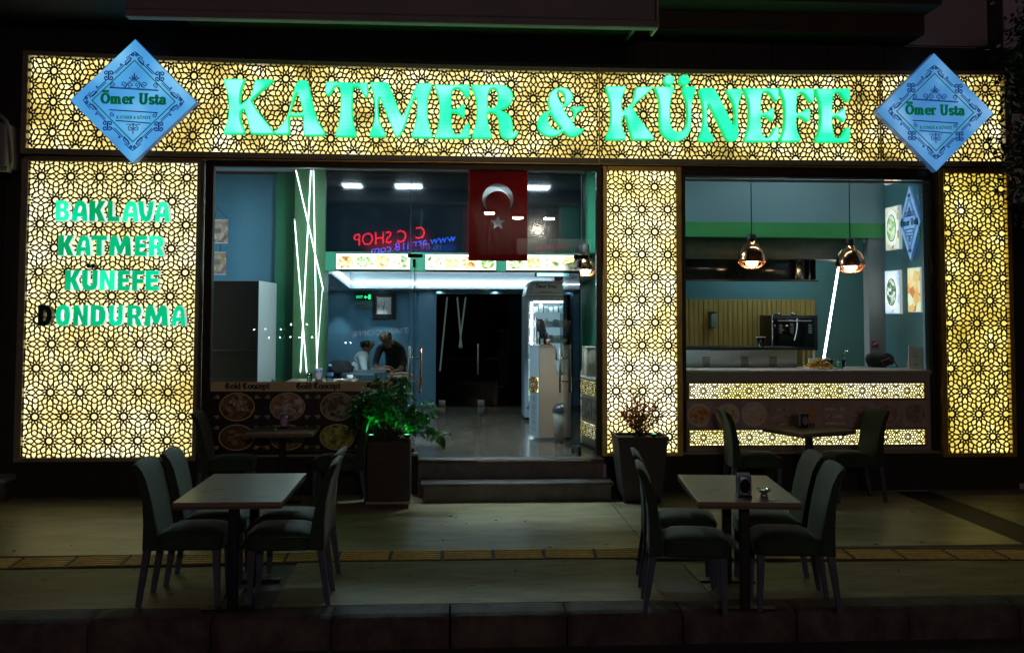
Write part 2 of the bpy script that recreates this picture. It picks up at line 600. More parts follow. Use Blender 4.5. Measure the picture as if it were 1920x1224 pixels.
# ------------------------------------------------------------------ star lattice
def lattice(rect, origin, ax, az, upright, w, y, thick=.007, wfun=None, bar=True):
    """twelve-point star screen cut from sheet metal. ax, az: distance of neighbouring stars along the two axes of the hexagonal
    net (upright: neighbours stacked vertically and az is their distance, ax the column pitch; else ax is the distance in a row, az the row pitch)"""
    x0, x1, z0, z1 = rect
    mb = MB()
    segs = [((.19, 0), (.5, .179)), ((.5, .179), (.405, .2337)), ((.1645, .095), (.355, .095)), ((.355, .095), (.435, .078)), ((.435, .078), (.5, 0))]
    if upright:
        sx, sz = ax / (math.sqrt(3) / 2), az
    else:
        sx, sz = ax, az / (math.sqrt(3) / 2)
    k = math.sqrt(sx * sz)
    hw = w * k / 2
    unit = []
    for (a, b) in segs:
        for q in range(6):
            for mir in (1, -1):
                pts = []
                for (px, py) in (a, b):
                    py2 = py * mir
                    t = R(60 * q + (30 if upright else 0))
                    pts.append((px * math.cos(t) - py2 * math.sin(t), px * math.sin(t) + py2 * math.cos(t)))
                unit.append(tuple(pts))
    if upright:
        ni0, ni1 = int((x0 - origin[0]) / ax) - 2, int((x1 - origin[0]) / ax) + 2
        cs = [(origin[0] + i * ax, origin[1] + (j + (.5 if i % 2 else 0)) * az) for i in range(ni0, ni1 + 1)
              for j in range(int((z0 - origin[1]) / az) - 2, int((z1 - origin[1]) / az) + 3)]
    else:
        nj0, nj1 = int((z0 - origin[1]) / az) - 2, int((z1 - origin[1]) / az) + 2
        cs = [(origin[0] + (i + (.5 if j % 2 else 0)) * ax, origin[1] + j * az) for j in range(nj0, nj1 + 1)
              for i in range(int((x0 - origin[0]) / ax) - 2, int((x1 - origin[0]) / ax) + 3)]
    W_ = wfun or (lambda x, z: z)
    def clip(p, q):
        t0, t1 = 0.0, 1.0
        dx, dz = q[0] - p[0], q[1] - p[1]
        for pp, qq in ((-dx, p[0] - x0), (dx, x1 - p[0]), (-dz, p[1] - z0), (dz, z1 - p[1])):
            if abs(pp) < 1e-12:
                if qq < 0: return None
            else:
                t = qq / pp
                if pp < 0: t0 = max(t0, t)
                else: t1 = min(t1, t)
        if t1 - t0 < 1e-4: return None
        return (p[0] + dx * t0, p[1] + dz * t0), (p[0] + dx * t1, p[1] + dz * t1)
    for (cx, cz) in cs:
        if cx < x0 - .6 * sx or cx > x1 + .6 * sx or cz < z0 - .6 * sz or cz > z1 + .6 * sz:
            continue
        for i, (p, q) in enumerate(unit):
            c = clip((cx + p[0] * sx, cz + p[1] * sz), (cx + q[0] * sx, cz + q[1] * sz))
            if not c: continue
            (ax_, az_), (bx, bz) = c
            d = Vector((bx - ax_, bz - az_))
            if d.length < 1e-5: continue
            d.normalize()
            e = d * hw * .35
            n = Vector((-d.y, d.x)) * hw
            yy = y - .00025 * (i % 5)
            A = [(ax_ - e.x - n.x, az_ - e.y - n.y), (bx + e.x - n.x, bz + e.y - n.y), (bx + e.x + n.x, bz + e.y + n.y), (ax_ - e.x + n.x, az_ - e.y + n.y)]
            A = [(X, W_(X, Z)) for X, Z in A]
            b0 = len(mb.v)
            mb.v.extend((X, yy, Z) for X, Z in A)
            mb.v.extend((X, y + thick, Z) for X, Z in A)
            for fc in ((0, 1, 2, 3), (0, 4, 5, 1), (2, 6, 7, 3)):
                mb.f.append(tuple(b0 + t for t in fc)); mb.m.append(0); mb.sm.append(False)
        # ring round the star's centre
        ri, ro = .094, .176
        N = 24
        for t in range(N):
            a0, a1 = 2 * math.pi * t / N, 2 * math.pi * (t + 1) / N
            P4 = [(cx + r * sx * math.cos(a), cz + r * sz * math.sin(a)) for r, a in ((ri, a0), (ro, a0), (ro, a1), (ri, a1))]
            if any(X < x0 or X > x1 or Z < z0 or Z > z1 for X, Z in P4): continue
            P4 = [(X, W_(X, Z)) for X, Z in P4]
            mb.face([(X, y - .0016, Z) for X, Z in P4])
            mb.face([(P4[0][0], y - .0016, P4[0][1]), (P4[3][0], y - .0016, P4[3][1]), (P4[3][0], y + thick, P4[3][1]), (P4[0][0], y + thick, P4[0][1])])
    return mb

BIG_LETTERS = [
 ('K', [(-2.411,4.451),(-2.396,4.458),(-2.209,4.461),(-2.194,4.451),(-2.198,4.425),(-2.228,4.337),(-2.235,4.268),(-2.235,4.185),(-2.205,4.203),(-2.142,4.26),(-2.115,4.304),(-2.098,4.392),(-2.086,4.436),(-2.065,4.455),(-1.907,4.461),(-1.893,4.452),(-1.903,4.434),(-1.987,4.359),(-2.112,4.239),(-2.099,4.2),(-2.059,4.131),(-1.999,4.054),(-1.929,3.968),(-1.877,3.9),(-1.88,3.878),(-1.902,3.869),(-2.097,3.869),(-2.119,3.883),(-2.132,3.922),(-2.15,3.991),(-2.191,4.129),(-2.224,4.111),(-2.231,4.059),(-2.222,3.99),(-2.184,3.904),(-2.187,3.878),(-2.208,3.866),(-2.381,3.864),(-2.4,3.875),(-2.404,3.896),(-2.37,3.988),(-2.357,4.075),(-2.357,4.196),(-2.365,4.274),(-2.394,4.369),(-2.417,4.434)],
  []),
 ('A', [(-1.869,3.887),(-1.86,3.904),(-1.785,3.988),(-1.735,4.076),(-1.711,4.154),(-1.683,4.286),(-1.659,4.391),(-1.642,4.43),(-1.613,4.453),(-1.579,4.46),(-1.54,4.452),(-1.518,4.428),(-1.5,4.35),(-1.473,4.228),(-1.446,4.124),(-1.41,4.02),(-1.366,3.951),(-1.333,3.903),(-1.338,3.873),(-1.361,3.862),(-1.528,3.858),(-1.552,3.87),(-1.562,3.904),(-1.568,3.983),(-1.566,4.061),(-1.573,4.069),(-1.641,4.061),(-1.705,4.067),(-1.714,4.05),(-1.715,3.98),(-1.707,3.911),(-1.717,3.88),(-1.736,3.869),(-1.851,3.869)],
  [[(-1.706,4.109),(-1.642,4.103),(-1.574,4.113),(-1.583,4.165),(-1.61,4.261),(-1.632,4.321),(-1.649,4.295),(-1.678,4.207)]]),
 ('T', [(-1.33,4.436),(-1.313,4.449),(-1.253,4.451),(-1.133,4.444),(-1.012,4.439),(-0.909,4.446),(-0.887,4.438),(-0.878,4.405),(-0.877,4.317),(-0.886,4.295),(-0.907,4.292),(-0.929,4.312),(-0.96,4.368),(-0.986,4.392),(-1.02,4.4),(-1.039,4.391),(-1.043,4.323),(-1.044,4.192),(-1.04,4.069),(-1.024,3.982),(-1.002,3.895),(-1.005,3.864),(-1.027,3.855),(-1.198,3.853),(-1.22,3.864),(-1.224,3.887),(-1.195,3.971),(-1.179,4.058),(-1.172,4.189),(-1.172,4.303),(-1.183,4.382),(-1.201,4.401),(-1.227,4.4),(-1.252,4.372),(-1.273,4.328),(-1.29,4.305),(-1.315,4.302),(-1.333,4.318),(-1.336,4.37)],
  []),
 ('M', [(-0.858,4.442),(-0.835,4.452),(-0.706,4.454),(-0.664,4.441),(-0.641,4.394),(-0.612,4.32),(-0.565,4.208),(-0.509,4.082),(-0.472,4.162),(-0.418,4.295),(-0.381,4.38),(-0.354,4.428),(-0.326,4.449),(-0.215,4.451),(-0.192,4.44),(-0.191,4.412),(-0.219,4.336),(-0.234,4.26),(-0.236,4.129),(-0.226,4.035),(-0.202,3.942),(-0.181,3.886),(-0.187,3.862),(-0.206,3.852),(-0.386,3.855),(-0.405,3.866),(-0.407,3.892),(-0.378,3.976),(-0.359,4.07),(-0.352,4.164),(-0.354,4.249),(-0.37,4.291),(-0.39,4.258),(-0.435,4.126),(-0.48,3.984),(-0.516,3.899),(-0.539,3.866),(-0.567,3.859),(-0.59,3.88),(-0.618,3.954),(-0.675,4.094),(-0.727,4.224),(-0.751,4.284),(-0.764,4.261),(-0.768,4.158),(-0.757,4.055),(-0.729,3.971),(-0.687,3.897),(-0.684,3.874),(-0.7,3.858),(-0.834,3.856),(-0.852,3.867),(-0.855,3.895),(-0.826,3.97),(-0.808,4.063),(-0.805,4.157),(-0.815,4.269),(-0.834,4.353),(-0.858,4.423)],
  []),
 ('E', [(-0.164,4.426),(-0.15,4.439),(-0.01,4.436),(0.195,4.445),(0.214,4.433),(0.219,4.381),(0.212,4.315),(0.191,4.3),(0.168,4.319),(0.13,4.37),(0.097,4.398),(0.065,4.399),(0.037,4.383),(0.023,4.331),(0.019,4.246),(0.019,4.185),(0.038,4.171),(0.075,4.173),(0.112,4.2),(0.14,4.224),(0.159,4.224),(0.166,4.201),(0.167,4.107),(0.158,4.083),(0.136,4.086),(0.104,4.115),(0.066,4.134),(0.034,4.133),(0.02,4.119),(0.02,4.048),(0.03,3.973),(0.044,3.922),(0.072,3.899),(0.105,3.901),(0.137,3.937),(0.169,3.999),(0.193,4.021),(0.214,4.014),(0.221,3.976),(0.217,3.882),(0.203,3.858),(0.087,3.852),(-0.136,3.849),(-0.155,3.86),(-0.157,3.881),(-0.128,3.961),(-0.112,4.056),(-0.109,4.168),(-0.116,4.272),(-0.14,4.347),(-0.161,4.403)],
  []),
 ('R', [(0.234,4.43),(0.251,4.443),(0.363,4.442),(0.513,4.451),(0.597,4.44),(0.658,4.403),(0.687,4.347),(0.684,4.28),(0.654,4.228),(0.598,4.189),(0.542,4.171),(0.608,4.147),(0.659,4.105),(0.683,4.04),(0.688,3.974),(0.697,3.931),(0.726,3.929),(0.744,3.941),(0.751,3.927),(0.73,3.889),(0.693,3.862),(0.637,3.85),(0.59,3.864),(0.557,3.896),(0.543,3.953),(0.533,4.047),(0.514,4.117),(0.477,4.14),(0.43,4.144),(0.416,4.13),(0.416,4.054),(0.431,3.979),(0.459,3.904),(0.467,3.881),(0.455,3.862),(0.431,3.857),(0.268,3.856),(0.249,3.868),(0.246,3.892),(0.272,3.977),(0.29,4.062),(0.294,4.175),(0.287,4.278),(0.261,4.363),(0.237,4.41)],
  [[(0.415,4.318),(0.429,4.371),(0.452,4.399),(0.48,4.406),(0.508,4.386),(0.525,4.33),(0.523,4.264),(0.5,4.211),(0.458,4.192),(0.422,4.191),(0.416,4.233)]]),
 ('&', [(0.955,4.027),(0.969,4.084),(1.007,4.131),(1.059,4.165),(1.098,4.18),(1.077,4.227),(1.073,4.284),(1.087,4.351),(1.124,4.399),(1.171,4.423),(1.228,4.431),(1.285,4.416),(1.327,4.378),(1.346,4.336),(1.337,4.288),(1.304,4.245),(1.257,4.216),(1.238,4.206),(1.266,4.154),(1.323,4.075),(1.351,4.118),(1.356,4.165),(1.332,4.198),(1.321,4.212),(1.361,4.22),(1.455,4.221),(1.474,4.215),(1.46,4.196),(1.408,4.166),(1.379,4.118),(1.342,4.047),(1.379,4.0),(1.417,3.979),(1.455,3.982),(1.469,3.976),(1.455,3.949),(1.408,3.91),(1.351,3.889),(1.304,3.895),(1.266,3.923),(1.243,3.944),(1.2,3.912),(1.144,3.89),(1.078,3.889),(1.012,3.914),(0.969,3.961)],
  [[(1.19,4.395),(1.176,4.371),(1.181,4.333),(1.205,4.277),(1.228,4.239),(1.252,4.259),(1.258,4.306),(1.247,4.353),(1.223,4.381)],[(1.098,4.147),(1.077,4.114),(1.073,4.066),(1.092,4.01),(1.134,3.973),(1.181,3.964),(1.224,3.979),(1.181,4.021),(1.134,4.086)]]),
 ('K', [(1.713,4.446),(1.728,4.452),(1.916,4.455),(1.931,4.445),(1.926,4.419),(1.894,4.332),(1.886,4.262),(1.884,4.18),(1.915,4.198),(1.979,4.255),(2.007,4.299),(2.026,4.386),(2.039,4.43),(2.061,4.449),(2.219,4.456),(2.234,4.446),(2.223,4.429),(2.137,4.353),(2.009,4.234),(2.022,4.195),(2.06,4.127),(2.119,4.05),(2.187,3.964),(2.238,3.896),(2.235,3.874),(2.212,3.865),(2.016,3.865),(1.995,3.879),(1.982,3.918),(1.965,3.987),(1.927,4.125),(1.893,4.107),(1.886,4.055),(1.893,3.986),(1.929,3.9),(1.926,3.874),(1.905,3.863),(1.731,3.86),(1.712,3.871),(1.708,3.892),(1.744,3.984),(1.76,4.07),(1.762,4.191),(1.755,4.269),(1.728,4.364),(1.707,4.428)],
  []),
 ('U', [(2.25,4.442),(2.274,4.457),(2.446,4.46),(2.468,4.446),(2.465,4.417),(2.434,4.335),(2.421,4.24),(2.421,4.097),(2.43,4.021),(2.463,3.973),(2.516,3.963),(2.568,3.984),(2.602,4.042),(2.612,4.119),(2.61,4.233),(2.599,4.3),(2.561,4.414),(2.559,4.448),(2.576,4.462),(2.686,4.464),(2.706,4.45),(2.701,4.407),(2.67,4.302),(2.655,4.177),(2.652,4.03),(2.632,3.945),(2.568,3.878),(2.496,3.858),(2.424,3.863),(2.357,3.905),(2.315,3.971),(2.301,4.057),(2.302,4.219),(2.293,4.324),(2.264,4.409)],
  []),
 ('dot', [(2.47,4.534),(2.465,4.511),(2.452,4.492),(2.433,4.479),(2.41,4.474),(2.387,4.478),(2.368,4.49),(2.355,4.509),(2.351,4.532),(2.356,4.555),(2.369,4.574),(2.388,4.587),(2.411,4.592),(2.433,4.588),(2.453,4.576),(2.465,4.557)],
  []),
 ('dot', [(2.643,4.537),(2.638,4.514),(2.625,4.495),(2.606,4.482),(2.583,4.477),(2.56,4.481),(2.541,4.493),(2.528,4.512),(2.524,4.535),(2.528,4.558),(2.541,4.577),(2.561,4.591),(2.584,4.596),(2.606,4.591),(2.626,4.579),(2.638,4.56)],
  []),
 ('N', [(2.746,4.424),(2.767,4.446),(2.867,4.455),(2.915,4.443),(2.946,4.401),(3.003,4.287),(3.071,4.151),(3.123,4.042),(3.139,4.053),(3.142,4.163),(3.135,4.247),(3.104,4.341),(3.063,4.403),(3.052,4.429),(3.074,4.446),(3.206,4.448),(3.229,4.433),(3.227,4.401),(3.2,4.321),(3.183,4.227),(3.179,4.079),(3.183,3.954),(3.175,3.901),(3.143,3.869),(3.095,3.863),(3.053,3.878),(3.022,3.93),(2.959,4.066),(2.887,4.211),(2.85,4.268),(2.836,4.242),(2.833,4.137),(2.841,4.032),(2.864,3.959),(2.911,3.897),(2.911,3.876),(2.889,3.857),(2.763,3.855),(2.742,3.869),(2.742,3.895),(2.774,3.989),(2.791,4.094),(2.79,4.21),(2.773,4.314),(2.751,4.398)],
  []),
 ('E', [(3.254,4.447),(3.268,4.46),(3.41,4.456),(3.618,4.466),(3.637,4.454),(3.641,4.401),(3.634,4.334),(3.612,4.319),(3.589,4.338),(3.551,4.39),(3.518,4.418),(3.485,4.419),(3.457,4.403),(3.442,4.35),(3.436,4.264),(3.436,4.201),(3.454,4.187),(3.492,4.19),(3.53,4.217),(3.559,4.242),(3.578,4.242),(3.585,4.218),(3.584,4.123),(3.575,4.098),(3.553,4.101),(3.52,4.131),(3.482,4.15),(3.449,4.149),(3.435,4.135),(3.434,4.063),(3.443,3.987),(3.457,3.934),(3.485,3.911),(3.518,3.913),(3.551,3.95),(3.585,4.013),(3.609,4.035),(3.631,4.028),(3.637,3.99),(3.631,3.894),(3.617,3.87),(3.498,3.864),(3.272,3.86),(3.253,3.872),(3.251,3.893),(3.282,3.975),(3.3,4.07),(3.305,4.185),(3.3,4.29),(3.277,4.366),(3.256,4.423)],
  []),
 ('F', [(3.653,4.451),(3.669,4.463),(3.824,4.459),(4.016,4.47),(4.037,4.457),(4.041,4.357),(4.03,4.32),(4.003,4.314),(3.977,4.34),(3.94,4.392),(3.903,4.418),(3.871,4.412),(3.849,4.375),(3.838,4.29),(3.836,4.2),(3.858,4.19),(3.906,4.207),(3.949,4.237),(3.976,4.239),(3.992,4.224),(3.992,4.124),(3.979,4.1),(3.953,4.1),(3.916,4.133),(3.873,4.148),(3.841,4.142),(3.835,4.121),(3.835,4.047),(3.85,3.974),(3.881,3.901),(3.878,3.879),(3.859,3.871),(3.678,3.866),(3.655,3.876),(3.653,3.897),(3.685,3.982),(3.702,4.087),(3.705,4.214),(3.696,4.319),(3.673,4.393)],
  []),
 ('E', [(4.061,4.456),(4.075,4.469),(4.218,4.465),(4.428,4.475),(4.447,4.462),(4.451,4.41),(4.443,4.342),(4.421,4.327),(4.398,4.346),(4.36,4.398),(4.327,4.427),(4.294,4.428),(4.265,4.411),(4.25,4.358),(4.244,4.271),(4.243,4.209),(4.262,4.195),(4.3,4.197),(4.339,4.225),(4.368,4.249),(4.387,4.25),(4.394,4.226),(4.393,4.13),(4.383,4.106),(4.361,4.108),(4.328,4.138),(4.29,4.157),(4.257,4.156),(4.242,4.142),(4.241,4.07),(4.25,3.993),(4.263,3.941),(4.291,3.917),(4.325,3.92),(4.359,3.957),(4.393,4.019),(4.417,4.042),(4.439,4.035),(4.445,3.996),(4.439,3.9),(4.424,3.876),(4.305,3.87),(4.077,3.866),(4.058,3.878),(4.057,3.9),(4.088,3.981),(4.106,4.077),(4.112,4.193),(4.106,4.298),(4.084,4.374),(4.064,4.432)],
  []),
]

# ================================================================== ground
struct('road', MB().box(-60, 60, -9.0, 6.655, -.35, -.21), asphalt)
struct('pavement_bed', MB().box(-40, 40, 6.921, 11.0, -.35, -.012), darkpave)
pv = thing('pavement', 'greenish concrete pavement with dark paver bands and a tactile line', 'pavement', (0, 8, 0))
pv['kind'] = 'structure'
del pv['category']
for (x0, x1, y0, y1) in [(-1.18, 1.52, 6.93, 8.10), (-4.72, -1.55, 6.93, 7.99), (1.87, 4.98, 6.93, 7.90), (5.36, 9.2, 6.93, 7.86),  # dark gap beside the bare table stands in for the table's shade
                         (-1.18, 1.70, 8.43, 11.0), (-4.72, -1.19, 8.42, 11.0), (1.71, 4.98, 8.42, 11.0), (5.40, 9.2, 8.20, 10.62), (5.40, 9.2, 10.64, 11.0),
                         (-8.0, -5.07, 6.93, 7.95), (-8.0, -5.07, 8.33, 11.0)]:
    MB().rbox(x0, x1, y0, y1, -.08, 0.0, .004, 1, sm=False).build('concrete_slab', concrete_dim if y0 < 7 else concrete, pv)
# tactile tiles along the pavement
tm = MB()
tm.box(-.205, .205, -.16, .16, -.02, .004, 1)
for k in range(5):
    tm.rbox(-.195, .195, -.135 + k * .0625 - .008, -.135 + k * .0625 + .022, .003, .013, .004, 1, 0)
tile0 = None
def tact_y(x):
    return 8.265 - .10 * max(0, (-x - .9) / 2.6) - .26 * max(0, (x - .9) / 4.0)
x = -5.25
while x < 6.6:
    if tile0 is None:
        tile0 = tm.build('tactile_tile', [tactm, tactb], pv, local=True)
        o = tile0
    else:
        o = tile0.copy(); COL.objects.link(o)
    skew = (tact_y(x + .1) - tact_y(x - .1)) / .2
    o.location = (x, tact_y(x) - 8, rnd.uniform(-.001, .002))
    o.rotation_euler.z = math.atan(skew) + rnd.uniform(-.008, .008)
    x += .417
# kerb stones
kb = thing('kerb', 'worn concrete kerb along the road edge', 'kerb', (0, 6.8, -.2))
kb['kind'] = 'structure'
del kb['category']
x = -5.4
while x < 6.2:
    bm = bmesh.new()
    bmesh.ops.create_cube(bm, size=1)
    y0_ = 6.66 + rnd.uniform(-.006, .006)
    for v in bm.verts:
        v.co = (x + .3875 + v.co.x * .763, (y0_ + 6.92) / 2 + v.co.y * (6.92 - y0_), -.165 + v.co.z * .33)
    bmesh.ops.subdivide_edges(bm, edges=bm.edges[:], cuts=9, use_grid_fill=True)
    for v in bm.verts:
        q = v.co.copy()
        if q.y < 6.70 and q.z > -.04:
            v.co.z -= .012; v.co.y += .010
        if abs(q.x - x - .3875) > .36:
            v.co.y += .006 * (q.y < 6.7); v.co.z -= .006 * (q.z > -.02)
        v.co.y += .006 * noise.noise(q * 9) * (q.y < 6.75)
        v.co.z += .004 * noise.noise(q * 7 + Vector((3, 1, 0))) * (q.z > -.05)
    m = MB().bm(bm)
    m.build('kerb_stone', kerbm, kb)
    x += .775
# litter of dry leaves and grit
m = MB()
for i in range(170):
    px, py = rnd.uniform(-4.6, 5.5), rnd.uniform(6.95, 10.4)
    a, sz = rnd.uniform(0, 6.28), rnd.choice((.008, .010, .014, .03))
    zz = rnd.uniform(.004, .010)
    c, s_ = math.cos(a) * sz, math.sin(a) * sz
    m.face([(px - c, py - s_, .003), (px + s_ * .5, py - c * .5, zz), (px + c, py + s_, .004), (px - s_ * .5, py + c * .5, zz)])
m.build('litter', M('dry_litter', (.10, .08, .05), .8, 0, .5, 30), kind='stuff')

# ================================================================== shop building shell
bd = thing('shop_building', 'dark two storey building whose ground floor holds the lit dessert shop', 'building', (0, 11.05, 0))
bp = lambda name, mb, mat, **k: mb.build(name, mat, bd, **k)
bp('plinth', MB().box(-4.57, -.32, 10.99, 11.06, 0, .42).box(1.76, 6.33, 10.97, 11.06, 0, .42), darkwall)
bp('plinth_cap', MB().box(-4.42, -.32, 10.93, 11.06, .421, .447).box(1.745, 6.35, 10.91, 11.06, .421, .447), bronze)
# dark boards over the sign, each a plank
for k in range(18):
    x0 = -4.9 + k * .66
    bp('cladding_board', MB().box(x0 + .004, x0 + .656, 11.06 + rnd.uniform(0, .006), 11.09, 4.3, 5.055), blackwood)
bp('wall_core', MB().box(-12.0, -2.63, 11.10, 11.22, 3.60, 8.0).box(-2.63, 6.23, 11.10, 11.22, 3.62, 5.06).box(-2.63, 5.27, 11.10, 11.22, 5.06, 8.0)
   .box(5.27, 6.23, 11.10, 11.22, 5.6, 8.0), darkwall)
bp('side_wall', MB().box(6.33, 6.46, 10.99, 17.2, 0, 3.62), darkwall)
bp('corner_post', MB().box(6.231, 6.43, 11.05, 11.3, 3.62, 9.0), blackwood)
bp('upper_wall', MB().box(5.275, 6.229, 11.04, 11.098, 5.07, 8.0), plaster)
# slabs overhead
bp('soffit_panel', MB().box(-2.80, 1.95, 9.92, 11.055, 5.062, 5.10), soffit)
bp('soffit_rib', MB().box(1.95, 1.985, 9.92, 11.055, 5.0, 5.2), beammat)
bp('olive_soffit', MB().box(1.99, 5.26, 8.6, 10.2, 5.62, 5.70).box(1.99, 5.26, 10.2, 10.6, 5.28, 5.70).box(1.99, 5.26, 10.6, 11.05, 5.066, 5.28), olive)
bp('slab_edge', MB().box(-9.0, -2.81, 9.7, 11.055, 5.066, 5.5), darkwall)
# pavement side wall right of the shop
nb = thing('side_building', 'dark rough wall of the house beyond the shop’s last lit panel', 'building', (8, 11.5, 0))
MB().box(6.55, 12.0, 11.35, 11.6, 0, 3.2).build('wall', darkwall, nb)
MB().box(6.52, 12.0, 11.30, 11.62, 3.2, 3.28).build('coping', blackwood, nb)

aw = thing('awning_box', 'long grey folded awning box under the upper storey', 'awning', (-.5, 9.7, 4.79))
MB().rbox(-3.10, 2.03, 9.60, 9.90, 4.86, 5.50, .02, 2).build('housing', beammat, aw)
MB().rbox(-3.105, 2.045, 9.585, 9.72, 4.79, 4.858, .012, 2).build('front_rail', beammat, aw)
MB().rbox(2.032, 2.06, 9.58, 9.9, 4.785, 5.5, .006, 1).build('end_cap', bronze, aw)

# left neighbour: door, small awning, step, cable
nd = thing('neighbour_shopfront', 'dark closed shopfront left of the lit lattice panel', 'shopfront', (-5.2, 11.1, 0))
MB().box(-6.4, -4.56, 11.12, 11.2, .2, 3.55).build('shutter', blackwood, nd)
for k in range(6):
    MB().box(-6.3 + k * .29, -6.28 + k * .29, 11.10, 11.12, .25, 3.5).build('shutter_rib', black, nd)
MB().box(-6.5, -4.58, 10.75, 11.1, .0, .2).build('door_step', marble, nd)
MB().box(-6.5, -4.565, 10.72, 11.1, .2, .235).build('step_slab', greywhite, nd)
na = thing('neighbour_awning', 'small rolled awning on the dark shopfront at far left', 'awning', (-5.4, 10.6, 3.4))
MB().rbox(-6.4, -4.58, 10.55, 10.95, 3.46, 3.93, .04, 3).build('cover', beammat, na)
MB().tube((-6.4, 10.62, 3.45), (-4.58, 10.62, 3.45), .035, n=10).build('roller', bronze, na)
cb = MB().path([(-4.95, 10.6, 3.99), (-4.8, 10.58, 4.03), (-4.68, 10.58, 4.02), (-4.6, 10.58, 3.94), (-4.57, 10.6, 3.8), (-4.56, 10.62, 3.66), (-4.57, 10.66, 3.54), (-4.61, 10.7, 3.42)], .022, 8)
cb.build('cable', bronze, label='thick grey cable looping down beside the small awning', cat='cable')

# ================================================================== facade: lit lattice boxes
def lit_box(name, label, cat, x0, x1, z0, z1, lx0, lx1, lz0, lz1, yf, lit, frame, args, ydeep=11.055):
    """box on the wall: frame of four bars, glowing diffuser, cut metal screen"""
    t = thing(name, label, cat, ((x0 + x1) / 2, yf, z0))
    MB().rbox(x0, lx0, yf - .03, ydeep, z0, z1, .006, 1, sm=False).build('frame_post', frame, t)
    MB().rbox(lx1, x1, yf - .03, ydeep, z0, z1, .006, 1, sm=False).build('frame_post', frame, t)
    MB().rbox(lx0 + .001, lx1 - .001, yf - .028, ydeep, lz1, z1, .006, 1, sm=False).build('frame_rail', frame, t)
    MB().rbox(lx0 + .001, lx1 - .001, yf - .028, ydeep, z0, lz0, .006, 1, sm=False).build('frame_rail', frame, t)
    MB().box(lx0, lx1, yf + .035, yf + .05, lz0, lz1).build('light_panel', lit, t)
    lattice((lx0, lx1, lz0, lz1), y=yf, **args).build('lattice_screen', latmat, t)
    return t

cream = [(.30, (1.1, .86, .24)), (.42, (1.35, 1.12, .44)), (.55, (1.5, 1.30, .64)), (.68, (1.7, 1.55, .98))]
lit_left = LIT('lit_left', cream, .92, 1.3, 2.0, mscale=(.7, 1, 1.5), off=(.6, 0, .35))
lit_pillar = LIT('lit_pillar', [(.3, (1.35, 1.08, .36)), (.45, (1.5, 1.28, .58)), (.62, (1.75, 1.6, 1.0))], 1.2, 1.6, 2)
lit_right = LIT('lit_right', [(.3, (.62, .46, .05)), (.5, (.82, .66, .14)), (.66, (.98, .82, .24)), (.74, (1.3, 1.2, .7))], 1.35, 3.0, 2.5)
lit_sign = LIT('lit_sign', [(.26, (.36, .27, .07)), (.37, (.90, .68, .17)), (.48, (1.2, .96, .32)), (.60, (1.4, 1.20, .55)), (.70, (1.6, 1.48, 1.0))], 1.0, 2.4, 3.0, off=(3.1, 0, .7))
lit_strip = LIT('lit_strip', [(.3, (1.3, 1.1, .35)), (.5, (1.5, 1.35, .62)), (.65, (1.7, 1.6, 1.0))], 1.5, 2.0, 1)

pl = lit_box('lattice_panel', 'widest glowing lattice panel carrying the green words BAKLAVA KATMER KÜNEFE DONDURMA', 'lit panel',
             -4.535, -2.655, .395, 3.60, -4.462, -2.70, .438, 3.565, 10.85, lit_left, bronze,
             dict(origin=(-4.335, 3.407), ax=.3045, az=.2543, upright=False, w=.046))
MB().box(-3.432, -3.428, 10.841, 10.85, .438, 1.7).build('seam', gold, pl)
lit_box('lattice_panel', 'narrow glowing lattice pillar between the glass doors and the counter window', 'lit panel',
        1.69, 2.57, .415, 3.592, 1.738, 2.508, .455, 3.540, 10.85, lit_pillar, gold,
        dict(origin=(1.983, 3.366), ax=.2894, az=.2494, upright=False, w=.046))
lit_box('lattice_panel', 'dimmer yellow lattice pillar at the far right end of the shopfront', 'lit panel',
        5.50, 6.347, .385, 3.612, 5.562, 6.295, .432, 3.556, 10.85, lit_right, gold,
        dict(origin=(5.615, 3.387), ax=.313, az=.2528, upright=False, w=.050))

# ---- fascia sign, sagging a little in the middle
def sag(x, z):
    return z + .0023 * (x - 1.2) ** 2 * (.5 + .35 * (z - 3.85) / .63)
fs = thing('fascia_sign', 'long glowing lattice sign with big green letters KATMER & KÜNEFE over the shopfront', 'shop sign', (.9, 10.8, 3.6))
SX0, SX1, SZ0, SZ1 = -4.475, 6.262, 3.668, 4.622
cuts = [-4.53, -1.516, 1.645, 4.821, 6.33]
for a, b in zip(cuts, cuts[1:]):
    for nm, z0, z1, d in (('frame_rail', SZ1, 4.668, 0), ('frame_rail', 3.612, SZ0, .001)):
        n = 8
        m = MB()
        for i in range(n):
            xa, xb = a + .003 + (b - a - .006) * i / n, a + .003 + (b - a - .006) * (i + 1) / n
            for yy0, yy1 in ((10.77, 11.05),):
                P8 = [(xa, z0), (xb, z0), (xb, z1), (xa, z1)]
                P8 = [(X, sag(X, Z)) for X, Z in P8]
                m.face([(X, yy0, Z) for X, Z in P8])
                m.face([(P8[0][0], yy0, P8[0][1]), (P8[0][0], yy1, P8[0][1]), (P8[1][0], yy1, P8[1][1]), (P8[1][0], yy0, P8[1][1])])
                m.face([(P8[3][0], yy0, P8[3][1]), (P8[2][0], yy0, P8[2][1]), (P8[2][0], yy1, P8[2][1]), (P8[3][0], yy1, P8[3][1])])
        m.build(nm, bronze, fs)
MB().box(-4.532, SX0, 10.769, 11.05, 3.64, 4.735).build('frame_post', bronze, fs)
MB().box(SX1, 6.335, 10.769, 11.05, 3.64, 4.700).build('frame_post', bronze, fs)
lp_ = MB()
